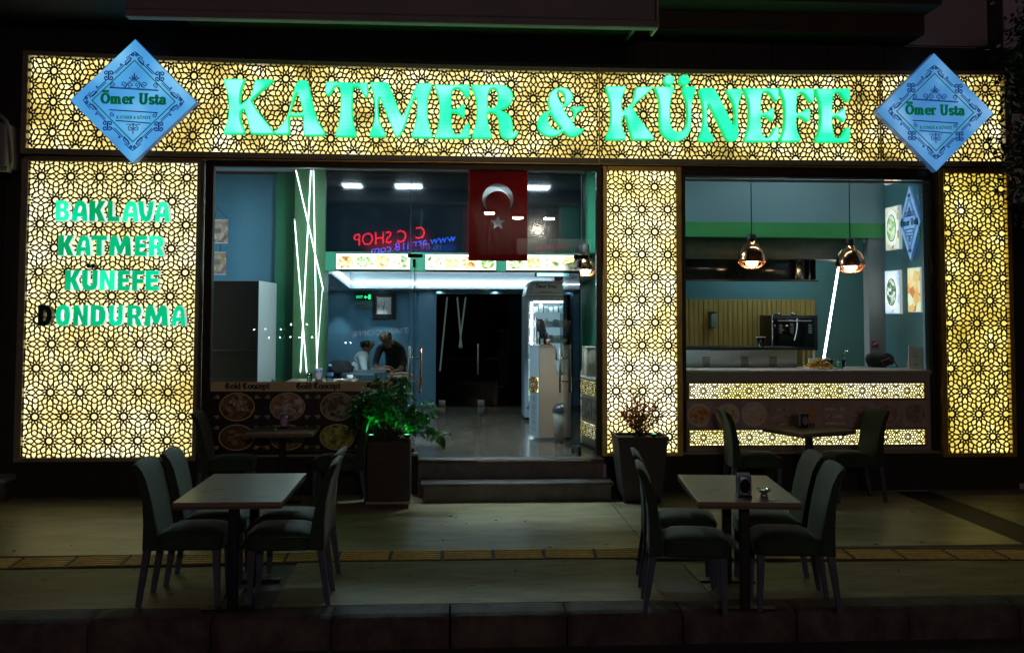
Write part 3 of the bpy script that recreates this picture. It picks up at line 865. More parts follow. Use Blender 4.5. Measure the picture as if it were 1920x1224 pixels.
for i in range(40):
    xa, xb = -4.5 + 10.8 * i / 40, -4.5 + 10.8 * (i + 1) / 40
    lp_.face([(xa, 10.86, sag(xa, 3.64)), (xb, 10.86, sag(xb, 3.64)), (xb, 10.86, sag(xb, 4.645)), (xa, 10.86, sag(xa, 4.645))])
lp_.build('light_panel', lit_sign, fs)
MB().box(-4.5, 6.3, 10.90, 11.04, 3.66, 4.60).build('back_box', darkwall, fs)
for a, b in zip([SX0, -1.516, 1.645, 4.821], [-1.518, 1.643, 4.819, SX1]):
    lattice((a, b, SZ0, SZ1), (.674, 3.838), .2445, .318, True, .048, 10.80, wfun=sag).build('lattice_screen', latmat, fs)
for xs in cuts[1:-1]:
    MB().box(xs - .006, xs + .006, 10.765, 10.80, sag(xs, 3.61), sag(xs, 4.67)).build('seam', gold, fs)
MB().box(-4.5, 6.3, 10.80, 11.0, 3.60, 3.611).build('underside', gold, fs)

def letter_face(name, edge, core, s):
    m, nt, b = newmat(name)
    N, L = nt.nodes, nt.links
    ge = N.new('ShaderNodeNewGeometry')
    wv = N.new('ShaderNodeTexWave')
    wv.bands_direction = 'Z'
    wv.inputs['Scale'].default_value = 8.0
    wv.inputs['Distortion'].default_value = 1.2
    L.new(ge.outputs['Position'], wv.inputs['Vector'])
    nz = N.new('ShaderNodeTexNoise')
    nz.inputs['Scale'].default_value = 3.6
    nz.inputs['Detail'].default_value = .5
    L.new(ge.outputs['Position'], nz.inputs['Vector'])
    ma = N.new('ShaderNodeMath'); ma.operation = 'MULTIPLY_ADD'
    ma.inputs[1].default_value = .03
    L.new(wv.outputs['Fac'], ma.inputs[0]); L.new(nz.outputs['Fac'], ma.inputs[2])
    rp = N.new('ShaderNodeValToRGB')
    rp.color_ramp.elements[0].position = .36; rp.color_ramp.elements[0].color = (*edge, 1)
    rp.color_ramp.elements[1].position = .68; rp.color_ramp.elements[1].color = (*core, 1)
    L.new(ma.outputs[0], rp.inputs['Fac'])
    L.new(rp.outputs['Color'], b.inputs['Emission Color'])
    b.inputs['Emission Strength'].default_value = s
    b.inputs['Base Color'].default_value = (.05, .3, .2, 1)
    b.inputs['Roughness'].default_value = .35
    return m
lf = letter_face('letter_acrylic', (.03, 1.35, .58), (.34, 1.9, 1.10), 1.0)
lfs = EM('letter_rim', (.0, .95, .36), 1.0, (.03, .3, .15))
lfd = EM('letter_return', (.0, .55, .12), 1.0, (.03, .3, .15))  # glow of the sides is added, to throw green light downwards
for nm, outl, holes in BIG_LETTERS:
    MB().plate(smooth_loop(outl), [smooth_loop(h) for h in holes], 10.70, 10.785, .012, 0, 1, 2).build('letter', [lf, lfs, lfd], fs)

# ---- side words
GL = {
 'B': ([(0, 0), (0, 1), (.62, 1), (.85, .93), (.93, .78), (.88, .62), (.76, .54), (.92, .46), (1, .28), (.92, .1), (.7, 0)], [[(.36, .62), (.36, .82), (.55, .82), (.6, .72), (.55, .62)], [(.36, .2), (.36, .44), (.58, .44), (.65, .32), (.58, .2)]]),
 'A': ([(0, 0), (.08, .45), (.2, .8), (.35, .97), (.55, 1), (.75, .95), (.88, .78), (.95, .45), (1, 0), (.68, 0), (.67, .22), (.37, .22), (.34, 0)], [[(.38, .42), (.45, .68), (.55, .75), (.63, .68), (.66, .42)]]),
 'K': ([(0, 0), (0, 1), (.36, 1), (.38, .62), (.6, 1), (1, 1), (.68, .55), (1, 0), (.62, 0), (.39, .42), (.36, 0)], []),
 'L': ([(0, 0), (0, 1), (.40, 1), (.42, .24), (1, .24), (1, 0)], []),
 'V': ([(0, 1), (.1, .4), (.25, .1), (.45, 0), (.6, 0), (.78, .1), (.9, .4), (1, 1), (.68, 1), (.62, .45), (.52, .25), (.42, .42), (.35, 1)], []),
 'T': ([(0, 1), (1, 1), (1, .76), (.68, .76), (.68, 0), (.33, 0), (.33, .76), (0, .76)], []),
 'M': ([(0, 0), (.06, .8), (.14, 1), (.34, 1), (.5, .5), (.66, 1), (.84, 1), (.94, .85), (1, 0), (.74, 0), (.72, .5), (.58, .1), (.42, .1), (.28, .5), (.25, 0)], []),
 'E': ([(0, 0), (0, 1), (1, 1), (1, .78), (.42, .78), (.42, .61), (.92, .61), (.92, .40), (.42, .40), (.42, .22), (1, .22), (1, 0)], []),
 'F': ([(0, 0), (0, 1), (1, 1), (1, .78), (.42, .78), (.42, .58), (.92, .58), (.92, .36), (.42, .36), (.42, 0)], []),
 'R': ([(0, 0), (0, 1), (.6, 1), (.85, .92), (.95, .72), (.88, .52), (.74, .42), (.85, .3), (1, 0), (.63, 0), (.5, .35), (.38, .38), (.36, 0)], [[(.36, .55), (.36, .82), (.55, .82), (.62, .68), (.55, .55)]]),
 'U': ([(0, 1), (0, .3), (.1, .08), (.35, 0), (.65, 0), (.9, .08), (1, .3), (1, 1), (.66, 1), (.66, .32), (.5, .2), (.36, .32), (.36, 1)], []),
 'N': ([(0, 0), (0, 1), (.35, 1), (.66, .45), (.66, 1), (1, 1), (1, 0), (.68, 0), (.34, .55), (.34, 0)], []),
 'D': ([(0, 0), (0, 1), (.55, 1), (.85, .9), (1, .65), (1, .35), (.85, .1), (.55, 0)], [[(.37, .22), (.37, .78), (.53, .76), (.62, .6), (.62, .4), (.53, .24)]]),
 'O': ([(.35, 0), (.1, .1), (0, .4), (0, .6), (.1, .9), (.35, 1), (.65, 1), (.9, .9), (1, .6), (1, .4), (.9, .1), (.65, 0)], [[(.5, .8), (.38, .7), (.36, .5), (.38, .3), (.5, .2), (.62, .3), (.64, .5), (.62, .7)]]),
}
WORDS = [('BAKLAVA', 2.922, 3.142, [(-4.141, -4.003), (-3.977, -3.814), (-3.795, -3.631), (-3.605, -3.485), (-3.454, -3.289), (-3.295, -3.13), (-3.117, -2.965)], 'bmddbmb'),
 ('KATMER', 2.558, 2.774, [(-4.106, -3.949), (-3.924, -3.773), (-3.767, -3.609), (-3.584, -3.357), (-3.315, -3.192), (-3.17, -3.014)], 'dmddmb'),
 ('KUNEFE', 2.194, 2.406, [(-4.024, -3.871), (-3.852, -3.695), (-3.67, -3.519), (-3.483, -3.361), (-3.336, -3.209), (-3.196, -3.063)], 'ddbddm'),
 ('DONDURMA', 1.821, 2.039, [(-4.293, -4.155), (-4.112, -3.968), (-3.93, -3.786), (-3.755, -3.604), (-3.566, -3.428), (-3.377, -3.226), (-3.201, -2.96), (-2.922, -2.777)], 'omddmddm')]
side = {'b': letter_face('side_letter_bright', (.0, .85, .38), (.03, 1.1, .60), .95), 'm': letter_face('side_letter_mid', (.0, .60, .23), (.0, .85, .42), .9),
        'd': letter_face('side_letter_dim', (.0, .38, .12), (.0, .55, .22), .95), 'v': letter_face('side_letter_faint', (.0, .10, .03), (.0, .20, .06), .9),
        'o': M('side_letter_unlit', (.006, .05, .03), .35)}
ret = EM('letter_return_white', (.80, .95, .92), .55, (.7, .75, .74))  # white sides glow by themselves in place of light from the panel
lw = {}
for word, z0, z1, xs, lum in WORDS:
    for ch, (x0, x1), q in zip(word, xs, lum):
        o, hs = GL[ch]
        tr = lambda p: (x0 + p[0] * (x1 - x0) * 1.03, z0 + p[1] * (z1 - z0))
        let = MB().plate([tr(p) for p in o], [[tr(p) for p in h] for h in hs], 10.745, 10.84, .006, 0, 0, 1)
        let.build('letter', [side[q], ret if q != 'o' else side['o']], pl, label='unlit dark green letter D' if q == 'o' else None)
for cx in (-3.797, -3.747):
    MB().disc(cx, 2.453, .019, .024, 10.77, 14, 0, .07).build('letter_dot', side['o'], pl)

# ---- the two diamond signs
diaface = LIT('diamond_face', [(.3, (.055, .31, .72)), (.5, (.08, .40, .82)), (.7, (.22, .62, .98))], .92, 2.2, 1.0)
diaface2 = LIT('diamond_face_dim', [(.3, (.05, .23, .55)), (.5, (.075, .30, .64)), (.7, (.22, .50, .85))], .9, 2.2, 1.0, off=(1, 0, 4))
greenlit = EM('backlit_green_print', (.0, .115, .045), .8, (.004, .085, .04))
navylit = EM('backlit_navy_print', (.008, .028, .15), .8, (.006, .014, .09))
def diamond(name, label, cx, cz, hx, hz, yf, face, parent=None, simple=False, thick=.10, group=None):
    t = thing(name, label, 'sign', (cx, yf, cz - hz), group)
    dm = lambda k: [(cx, cz - hz * k), (cx + hx * k, cz), (cx, cz + hz * k), (cx - hx * k, cz)]
    MB().plate(dm(1), [], yf, yf + thick, .006, 0, 1).build('light_box', [face, EM('diamond_edge', (.05, .16, .42), .35)] , t)
    y = yf - .002
    g, n = MB(), MB()
    sl = -.018 if not simple else 0
    P = lambda u, v: (cx + u * hx, cz + v * hz)
    def loop(k, w, mb):
        c = dm(k)
        mb.stroke(c + [c[0]], w, y)
    loop(.652, .011, g)
    # outer ornament: stepped double line on each side with a scroll knot in its middle
    for sx, sz in ((1, 1), (-1, 1), (-1, -1), (1, -1)):
        if simple:
            n.stroke([P(sx * .74, 0), P(0, sz * .74)], .009, y)
            continue
        q = lambda a, o=0: P(sx * ((.73 + o) * (1 - a)), sz * ((.73 + o) * a))
        n.stroke([q(.06, .0), q(.40, .0)], .009, y); n.stroke([q(.60, 0), q(.94, 0)], .009, y)
        n.stroke([q(.24, .035), q(.44, .035)], .009, y); n.stroke([q(.56, .035), q(.76, .035)], .009, y)
        for a in (.14, .86):
            n.stroke([q(a - .05, -.02), q(a + .05, -.02), q(a + .05, .045), q(a - .05, .045), q(a - .05, -.02)], .009, y)
        for a in (.27, .73):
            c = q(a, .07)
            n.disc(c[0], c[1], .011, .011, y - .001, 8, 0, .001)
        c = q(.5, .075)
        for k in range(4):
            aa = k * math.pi / 2 + math.pi / 4
            n.stroke(spiral(c[0] + .035 * math.cos(aa), c[1] + .035 * math.sin(aa), .030, 1.2, aa + math.pi, 1 if k % 2 else -1, 10), .012, y)
        n.disc(c[0], c[1], .012, .012, y - .001, 8, 0, .001)
    for sx, sz in ((0, 1), (0, -1), (1, 0), (-1, 0)):
        c = P(sx * .74, sz * .74)
        tx, tz = (1, 0) if sx == 0 else (0, 1)
        for k in (-1, 1):
            n.stroke(spiral(c[0] + k * tx * .024, c[1] + k * tz * .024, .020, 1.1, math.pi / 2, k, 10), .012, y)
        e1, e2 = P(sx * .75 + tx * .055, sz * .75 + tz * .055), P(sx * .75 - tx * .055, sz * .75 - tz * .055)
        f1, f2 = P(sx * .685 + tx * .13, sz * .685 + tz * .13 - 0), P(sx * .685 - tx * .13, sz * .685 - tz * .13)
        n.stroke([f1, e1, P(sx * .79, sz * .79), e2, f2] if not simple else [e1, e2], .009, y)
    # crest
    n.stroke([P(-.38, .19 - sl), P(.38, .19 + sl)], .012, y)
    n.stroke([P(-.38, .205 - sl), P(.38, .205 + sl)], .004, y)
    for s_ in (-1, 1):
        n.stroke(spiral(*P(s_ * .33, .255), .030, 1.2, -math.pi / 2, s_, 12), .009, y)
        n.stroke(spiral(*P(s_ * .165, .265), .034, 1.3, -math.pi / 2, -s_, 12), .009, y)
        n.stroke(spiral(*P(s_ * .05, .255), .032, 1.2, -math.pi / 2, s_, 12), .009, y)
        n.stroke([P(s_ * .13, .22), P(s_ * .09, .30), P(s_ * .02, .33)], .009, y)
        for a in (35, 65):
            d = (math.cos(R(a)) * s_, math.sin(R(a)))
            n.stroke([P(d[0] * .03, .32 + d[1] * .03), P(d[0] * .09, .32 + d[1] * .09)], .012, y)
    n.stroke([P(0, .30), P(0, .45)], .009, y)
    n.stroke([P(0, .37), P(0, .42)], .016, y)
    # name
    h = .106 * hz / .66
    wd = pen_width('Ömer Usta') * h
    pen_text(g, 'Ömer Usta', cx - wd / 2 * 1.0, cz - .055 * hz + (.008 if not simple else 0), h, y, .16, .30, 0, sl * .9)
    n.stroke([P(-.38, -.165 - sl), P(.38, -.165 + sl)], .012, y)
    for s_ in (-1, 1):
        n.stroke(spiral(*P(s_ * .33, -.225), .028, 1.2, math.pi / 2, -s_, 12), .009, y)
        n.stroke(spiral(*P(s_ * .04, -.44), .030, 1.2, math.pi / 2, -s_, 12), .009, y)
    n.stroke([P(-.27, -.335 - sl), P(.27, -.335 + sl)], .012, y)
    n.stroke([P(-.11, -.375), P(.11, -.375)], .009, y)
    n.stroke([P(0, -.36), P(0, -.52)], .012, y)
    # KATMER & KÜNEFE in small
    bx0, bx1, bz = -2.87, 4.66, 4.03
    k = .60 * hx / (bx1 - bx0)
    t2 = MB()
    for nm, outl, holes in BIG_LETTERS:
        f = lambda p: (cx + (p[0] - .95) * k, cz - .262 * hz + (p[1] - 4.15) * k * 1.05)
        t2.plate([f(p) for p in outl], [[f(p) for p in hh] for hh in holes], y - .001, y)
    if not simple:
        g.build('name_lettering', greenlit, t)
        n.build('ornament', navylit, t)
        t2.build('small_lettering', greenlit, t)
    else:
        g.build('name_lettering', greenink, t); n.build('ornament', navyink, t)
        t2.build('small_lettering', greenink, t)
    return t
diamond('diamond_sign', 'brighter blue diamond sign of the shop over the widest lattice panel', -3.345, 4.20, .66, .668, 10.70, diaface)
diamond('diamond_sign', 'dimmer blue diamond sign of the shop beside the hanging tree branches', 5.415, 4.222, .68, .668, 10.70, diaface2)

# ================================================================== shopfront glazing
sw = thing('shopfront_glazing', 'dark framed glass front of the dining hall around the entrance', 'shop window', (-.5, 10.95, .4))
MB().box(-2.63, -2.545, 10.90, 11.0, .447, 3.61).build('frame_post', alum, sw)
MB().box(1.632, 1.688, 10.90, 11.0, .42, 3.61).build('frame_post', alum, sw)
MB().box(-2.544, 1.631, 10.905, 11.0, 3.545, 3.61).build('frame_rail', alum, sw)
MB().box(-2.544, -.43, 10.905, 11.0, .447, .485).build('frame_rail', alum, sw)
gp = MB().box(-1.06, 1.06, -.005, .005, 0, 3.06)
p1 = gp.build('pane', glass, sw, local=True)
p1.location = (-1.483 + .5, 10.95 - 10.95, .086)
p1.rotation_euler = (R(-.10), 0, R(.15))
MB().box(-.405, 1.468, 10.945, 10.955, 2.605, 3.544).build('pane', glass, sw)
MB().box(1.476, 1.631, 10.945, 10.955, .42, 3.544).build('pane', glass, sw)
edgem = M('polished_glass_edge', (.45, .68, .62), .2, 0, .1, 12)
for x, z0 in ((-.417, 2.612), (1.472, 2.612)):
    MB().box(x - .004, x + .003, 10.942, 10.958, z0, 3.544).build('pane_edge', edgem, sw)
MB().box(-.421, -.414, 10.942, 10.958, .49, 2.56).build('pane_edge', edgem, sw)
for x in (-.386, 1.445):
    MB().rbox(x - .06, x + .10, 10.935, 10.965, 2.57, 2.61, .004, 1).build('patch_fitting', alum, sw)
def door_leaf(label, hx, ang, hang_side):
    t = thing('glass_door', label, 'door', (hx, 10.96, .41))
    MB().box(.0, .92, -.005, .005, .0, 2.14).build('pane', glassin, t, local=True)
    MB().rbox(.0, .16, -.015, .015, -.005, .09, .004, 1).build('bottom_fitting', steelblack, t, local=True)
    MB().rbox(.0, .16, -.015, .015, 2.06, 2.15, .004, 1).build('top_fitting', steelblack, t, local=True)
    for s_ in (-1, 1):
        h = MB().tube((.80, s_ * .065, .62), (.80, s_ * .065, 1.16), .014, n=10)
        h = h.build('handle', bronze if s_ > 0 else copper, t, local=True)
        for z in (.75, 1.03):
            MB().tube((.80, 0, z), (.80, s_ * .065, z), .010, n=8).build('handle_stud', chrome, h, local=True)
    t.rotation_euler.z = ang
    return t
door_leaf('open glass door leaf seen edge on behind the leafy plant', -.375, R(90.5), 1)
door_leaf('open glass door leaf with steel bar handle beside the waste bin', 1.455, R(95), -1)

kw = thing('counter_window', 'dark framed window above the serving counter with two lamps behind', 'shop window', (4.0, 10.95, 1.3))
MB().box(2.571, 2.625, 10.89, 11.0, .447, 3.61).build('frame_post', alum, kw)
MB().box(5.445, 5.499, 10.89, 11.0, .447, 3.61).build('frame_post', alum, kw)
MB().box(2.626, 5.444, 10.90, 11.0, 3.50, 3.61).build('frame_rail', alum, kw)
MB().box(2.626, 5.444, 10.93, 10.99, 3.452, 3.475).build('track', bronze, kw)
MB().box(2.626, 5.444, 10.945, 10.955, 1.345, 3.452).build('pane', glass, kw)
MB().tube((2.63, 10.90, 3.485), (5.40, 10.90, 3.492), .008, n=6).build('track_rod', chrome, kw)

# ---- steps
st = thing('entrance_steps', 'two brown marble steps in front of the open glass doors', 'steps', (.7, 10.6, 0))
MB().rbox(-.25, 1.73, 10.54, 10.80, 0, .155, .004, 1, sm=False).build('lower_riser', marble, st)
MB().rbox(-.275, 1.755, 10.50, 10.80, .157, .195, .006, 1).build('lower_tread', marble, st)
MB().rbox(-.31, 1.685, 10.80, 10.95, .0, .362, .004, 1, sm=False).build('upper_riser', marble, st)
MB().rbox(-.315, 1.69, 10.78, 10.97, .364, .40, .006, 1).build('upper_tread', marble, st)
MB().rbox(.32, 1.55, 10.772, 10.779, .372, .392, .002, 1, sm=False).build('edge_strip', bronze, st)

# ================================================================== dining hall behind the glass
struct('shop_floor', MB().box(-4.3, 6.33, 11.071, 18.6, .30, .399).box(-.31, 1.685, 10.971, 11.0705, .30, .399), FLOORMAT())
struct('hall_ceiling', MB().box(-4.3, 2.7, 11.0, 13.3, 3.82, 3.95), white)
struct('hall_side_wall', MB().box(-3.45, -3.35, 11.0, 13.8, .4, 3.82), wallblue)
struct('hall_blue_wall', MB().box(-3.35, -2.313, 13.6, 13.75, .4, 3.82), wallblue)
struct('hall_green_wall', MB().box(-2.311, -1.96, 13.45, 13.75, .4, 3.82), green)
struct('hall_pillar', MB().rbox(-2.0, -1.60, 13.02, 13.44, .4, 3.82, .006, 1, sm=False), M('olive_green_paint', (.045, .125, .05), .5, 0, .1, 4))
struct('hall_right_wall', MB().box(1.93, 2.05, 12.6, 13.3, 2.9, 3.82).box(1.70, 2.6, 10.99, 11.09, .4, 3.6).box(2.02, 2.12, 13.3, 17.2, .4, 3.2), green)
struct('mezzanine_slab', MB().box(-1.6, 2.02, 13.06, 13.3, 2.50, 2.75), green)
mz = thing('mezzanine_window', 'dark tinted upper glazing above the three lit menu boxes', 'window', (.2, 13.1, 2.75))
for a, b in ((-1.6, -.43), (-.425, .75), (.755, 1.80)):
    MB().box(a, b, 13.08, 13.10, 2.752, 3.80).build('pane', tinted, mz)
MB().box(-1.6, 1.80, 13.075, 13.105, 2.735, 2.751).build('frame_rail', black, mz)
# lit side return at the right of the void
struct('hall_green_return', MB().box(1.803, 1.92, 12.9, 13.3, 2.75, 3.82), green)

# ceiling lights of the hall: flat panels
pan = EM('ceiling_panel_face', (.66, .87, 1.0), 160)
for (x, dx, lab) in ((-1.40, .25, 'flat white ceiling light nearest the pillar with glowing tubes'), (-.585, .37, 'flat white ceiling light in the middle of the hall ceiling'), (1.29, .34, 'flat white ceiling light on the far side of the red flag')):
    t = thing('ceiling_light', lab, 'ceiling light', (x, 11.7, 3.78), 'flat lights in the hall ceiling')
    MB().box(x - dx / 2 - .02, x + dx / 2 + .02, 11.50, 11.88, 3.795, 3.818).build('frame', white, t)
    MB().box(x - dx / 2, x + dx / 2, 11.52, 11.86, 3.785, 3.794).build('diffuser', pan, t)

# LED tubes on the pillar
tubem = EM('led_tube_glow', (.86, .95, 1.0), 4.5)
tubed = EM('led_tube_glow_dim', (.75, .85, .85), 1.4)
def led(p0, p1, lab, r=.0065, m=None, grp='LED tubes leaning across the green pillar'):
    d = (Vector(p1) - Vector(p0)).normalized()
    t = thing('led_tube', lab, 'LED tube', p1, grp)
    MB().tube(p0, p1, r, n=8, caps=False).build('glowing_tube', m or tubem, t)
    e = MB()
    for p, s_ in ((p0, -1), (p1, 1)):
        q = Vector(p)
        e.tube(tuple(q - d * .0), tuple(q + d * s_ * .03), r * 1.15, n=8)
    e.build('end_caps', white, t)
led((-1.984, 13.0, 3.80), (-1.614, 13.0, 2.256), 'longest slanting glowing tube crossing the pillar from upper left')
led((-1.793, 13.0, 3.80), (-1.889, 12.99, 1.20), 'glowing tube leaning left down the middle of the pillar')
led((-1.758, 12.985, 3.80), (-1.676, 12.985, 1.20), 'nearly upright glowing tube on the right half of the pillar')
led((-1.988, 12.98, 3.138), (-1.808, 12.98, 1.20), 'short glowing tube starting at mid height on the pillar edge')
led((-1.625, 12.99, 2.25), (-1.69, 12.99, 1.20), 'thin faint tube close to the pillar corner', .006, tubed)

# menu boxes
menuw = EM('menu_box_white', (1.0, .97, .86), 1.25)
dish = [FOOD('dish_meat', [(.35, .12, .03), (.75, .42, .15), (.95, .8, .5)], 28, .9), FOOD('dish_salad', [(.10, .22, .04), (.45, .6, .2), (.9, .9, .6)], 32, .95),
        FOOD('dish_pastry', [(.45, .22, .06), (.8, .55, .22), (1, .85, .5)], 36, 1.0), FOOD('dish_leaf', [(.08, .16, .05), (.5, .55, .35), (.95, .95, .85)], 24, 1.0),
        FOOD('dish_pistachio', [(.25, .35, .06), (.6, .62, .2), (.95, .85, .55)], 40, 1.0)]
for bi, (x0, x1, seed, lab) in enumerate(((-1.455, -.50, 0, 'lit menu box with meat plates, nearest the green pillar'), (-.30, .62, 3, 'lit menu box with salads, partly behind the red flag'), (.76, 1.72, 1, 'lit menu box with rice dishes, above the drinks fridge'))):
    t = thing('menu_light_box', lab, 'menu light box', ((x0 + x1) / 2, 13.02, 2.525), 'lit menu boxes along the mezzanine edge')
    MB().box(x0, x1, 13.03, 13.058, 2.525, 2.725).build('lit_face', menuw, t)
    MB().box(x0 - .008, x1 + .008, 13.035, 13.059, 2.726, 2.738).box(x0 - .008, x1 + .008, 13.035, 13.059, 2.512, 2.524).build('frame', alum, t)
    n = 4
    for k in range(n):
        cx = x0 + (x1 - x0) * (k + .5) / n
        q = (k + seed) % 5
        m = MB()
        if (k + seed) % 4 in (2, 3):
            m.disc(cx, 2.622, .098, .088, 13.024, 24)
        else:
            pts = []
            for a in range(16):
                rr = .10 + .018 * math.sin(3 * a + seed + k) + rnd.uniform(-.01, .01)
                pts.append((cx + rr * math.cos(a * math.pi / 8) * 1.05, 2.62 + .82 * rr * math.sin(a * math.pi / 8)))
            m.plate(pts, [], 13.024, 13.029)
        for j in range(7):
            a, r_ = rnd.uniform(0, 6.28), rnd.uniform(.01, .075)
            m.disc(cx + r_ * math.cos(a), 2.62 + r_ * .85 * math.sin(a), rnd.uniform(.012, .028), rnd.uniform(.006, .016), 13.0235 - j * .0003, 9, 1, .001)
        m.build('dish_picture', [dish[q], dish[(q + 2) % 5]], t)

# ================================================================== back room under the mezzanine
zc = lambda y: 2.50 - .052 * (y - 13.0)      # the lowered ceiling falls slightly towards the back
def slab(x0, x1, y0, y1, zf, th=.06):
    v = [(x0, y0, zf(y0)), (x1, y0, zf(y0)), (x1, y1, zf(y1)), (x0, y1, zf(y1))]
    w = [(a, b, c + th) for a, b, c in v]
    return MB().raw(v + w, [(0, 3, 2, 1), (4, 5, 6, 7), (0, 1, 5, 4), (1, 2, 6, 5), (2, 3, 7, 6), (3, 0, 4, 7)])
ceilw = M('ceiling_white', (.55, .62, .66), .6, 0, .04, 3)
struct('back_ceiling_border', slab(-2.05, -1.57, 13.50, 16.8, zc).raw(*(lambda s: (s.v, s.f))(slab(-1.57, 2.1, 16.1, 16.8, zc))).raw(*(lambda s: (s.v, s.f))(slab(1.72, 2.1, 13.31, 16.1, zc))), ceilw)
struct('back_ceiling_tray', slab(-1.62, 1.77, 13.32, 16.15, lambda y: zc(y) + .26), ceilw)
tray = MB()
tray.raw(*(lambda s: (s.v, s.f))(slab(-1.62, -1.575, 13.31, 16.15, lambda y: zc(y) + .06, .2))).raw(*(lambda s: (s.v, s.f))(slab(-1.57, 1.72, 16.1, 16.15, lambda y: zc(y) + .06, .2)))
struct('back_ceiling_tray_edge', tray, ceilw)
cove = EM('cove_led_strip', (.70, .90, 1.0), 14)
t = thing('cove_light', 'bright LED strip hidden along the tray edge of the back ceiling', 'cove light', (0, 16.05, 2.4))
MB().box(-1.52, 1.70, 16.06, 16.095, zc(16.1) + .075, zc(16.1) + .095).build('led_strip', cove, t)
s_ = slab(-1.565, -1.535, 13.35, 16.0, lambda y: zc(y) + .075, .02)
s_.build('led_strip', cove, t)
dl = EM('downlight_glow', (.92, .97, 1.0), 14)
spots = [(-1.83, 14.5), (-1.83, 15.15), (-1.83, 15.8), (-1.80, 16.4), (-.32, 16.35), (.62, 16.35), (-.15, 16.62), (.78, 16.62), (-1.1, 16.45)]
dn = ['first', 'second', 'third', 'fourth']
for k, (x, y) in enumerate(spots):
    z = zc(y)
    if k < 4: lab = dn[k] + ' small downlight from the hall along the left ceiling border'
    else: lab = ['small downlight over the left door edge, front one', 'small downlight over the door middle, front one', 'small downlight over the left door edge, rear one', 'small downlight over the door middle, rear one', 'small downlight above the wall clock'][k - 4]
    t = thing('downlight', lab, 'downlight', (x, y, z), 'downlights of the back ceiling')
    MB().lathe([(.062, .0), (.062, -.006), (.045, -.008), (.042, .01)], (x, y, z), 16).build('trim_ring', white, t)
    MB().lathe([(.0, -.002), (.042, -.002)], (x, y, z), 16).build('lamp_face', dl, t)
    if k in (0, 1, 2, 3, 8):
        ld = bpy.data.lights.new('downlight_beam', 'SPOT')
        ld.energy = 17; ld.color = (.82, .93, 1); ld.spot_size = R(62); ld.spot_blend = .5; ld.shadow_soft_size = .03
        lo = bpy.data.objects.new('downlight_beam', ld); COL.objects.link(lo)
        lo.parent = t
        lo.location = (0, 0, -.02)
struct('back_side_wall', MB().box(-2.18, -2.06, 13.76, 16.65, .4, 2.5), wallblue)
struct('back_wall', MB().box(-2.06, -.20, 16.65, 16.8, .4, 2.34).box(1.36, 2.1, 16.65, 16.8, .4, 2.34).box(-.20, 1.36, 16.65, 16.8, 2.27, 2.34), wallblue)
struct('back_wall_pillar', MB().box(-.50, -.202, 16.55, 16.649, .4, 2.30), wallblue)
# black glazed back door with a dark room behind
bdoor = thing('back_door', 'black glazed double door at the end of the hall', 'door', (.58, 16.68, .4))
MB().box(-.195, .555, 16.70, 16.712, .41, 2.26).build('door_leaf', GLASS('smoked_glass', (.22, .24, .25), 1.25), bdoor)
MB().box(.561, 1.355, 16.70, 16.712, .41, 2.26).build('door_leaf', GLASS('smoked_glass_dark', (.05, .06, .06), 1.25), bdoor)
MB().tube((.50, 16.66, .93), (.50, 16.66, 1.44), .014, n=8).build('handle', steel, bdoor)
for x in (-.15, .50):
    MB().rbox(x, x + .11, 16.685, 16.725, .402, .50, .004, 1).build('patch_fitting', steel, bdoor)
struct('dark_room', MB().box(-.6, 1.6, 18.4, 18.5, .3, 2.5).box(-.6, -.5, 16.81, 18.4, .3, 2.5).box(1.5, 1.6, 16.81, 18.4, .3, 2.5), black)
for (a, b, lab) in (((-.02, 17.3, 2.22), (-.136, 17.3, .95), 'dim slanting tube behind the black door, beside the door edge'), ((.155, 17.35, 2.22), (.235, 17.35, 1.35), 'dim tube behind the black door forming the left arm of a V'), ((.30, 17.3, 2.22), (.195, 17.3, 1.35), 'dim tube behind the black door forming the right arm of a V')):
    led(a, b, lab, .014, EM('tube_behind_glass', (.62, .82, .72), 1.5), 'LED tubes behind the black door')  # tubes added behind the glass to draw the reflections on the door

# wall clock, exit sign
ck = thing('wall_clock', 'square wall clock with wide black studded frame on the blue back wall', 'clock', (-1.06, 16.6, 1.84))
_ckf = MB().plate([(-1.25, 1.845), (-.875, 1.845), (-.875, 2.27), (-1.25, 2.27)], [[(-1.18, 1.93), (-.945, 1.93), (-.945, 2.21), (-1.18, 2.21)]], 16.60, 16.645, .012)
ckf = _ckf.build('frame', black, ck)
ckd = MB().box(-1.18, -.945, 16.62, 16.645, 1.93, 2.21).build('dial', M('clock_dial', (.62, .68, .68), .4, 0, .04), ck)
hm = MB().stroke([(-1.062, 2.07), (-1.085, 1.99)], .012, 16.612).stroke([(-1.062, 2.07), (-1.04, 2.15)], .008, 16.612)
for txt, x, z in (('12', -1.082, 2.17), ('3', -.972, 2.06), ('6', -1.070, 1.945), ('9', -1.172, 2.06)):
    put_text(hm, txt, x, 16.616, z, .025)
hm.build('hands', ink, ckd)
studs = MB()
for k in range(9):
    for x in (-1.228, -.897):
        studs.sphere((x + (.012 if k % 2 else -.008), 16.598, 1.87 + k * .046), .012, n=6, m=4)
studs.build('studs', steelblack, ckf, kind='stuff')
for x, z in ((-1.185, 2.215), (-.94, 2.215), (-1.185, 1.925), (-.94, 1.925)):
    MB().sphere((x, 16.598, z), .013, n=8, m=5).build('corner_stud', chrome, ckf)
ex = thing('exit_sign', 'small lit green exit sign left of the wall clock', 'exit sign', (-1.39, 16.55, 2.1))
MB().rbox(-1.53, -1.27, 16.56, 16.60, 2.155, 2.265, .006, 1).build('housing', black, ex)
m = MB()
put_text(m, 'EXIT', -1.515, 16.557, 2.185, .05, sx=.75)
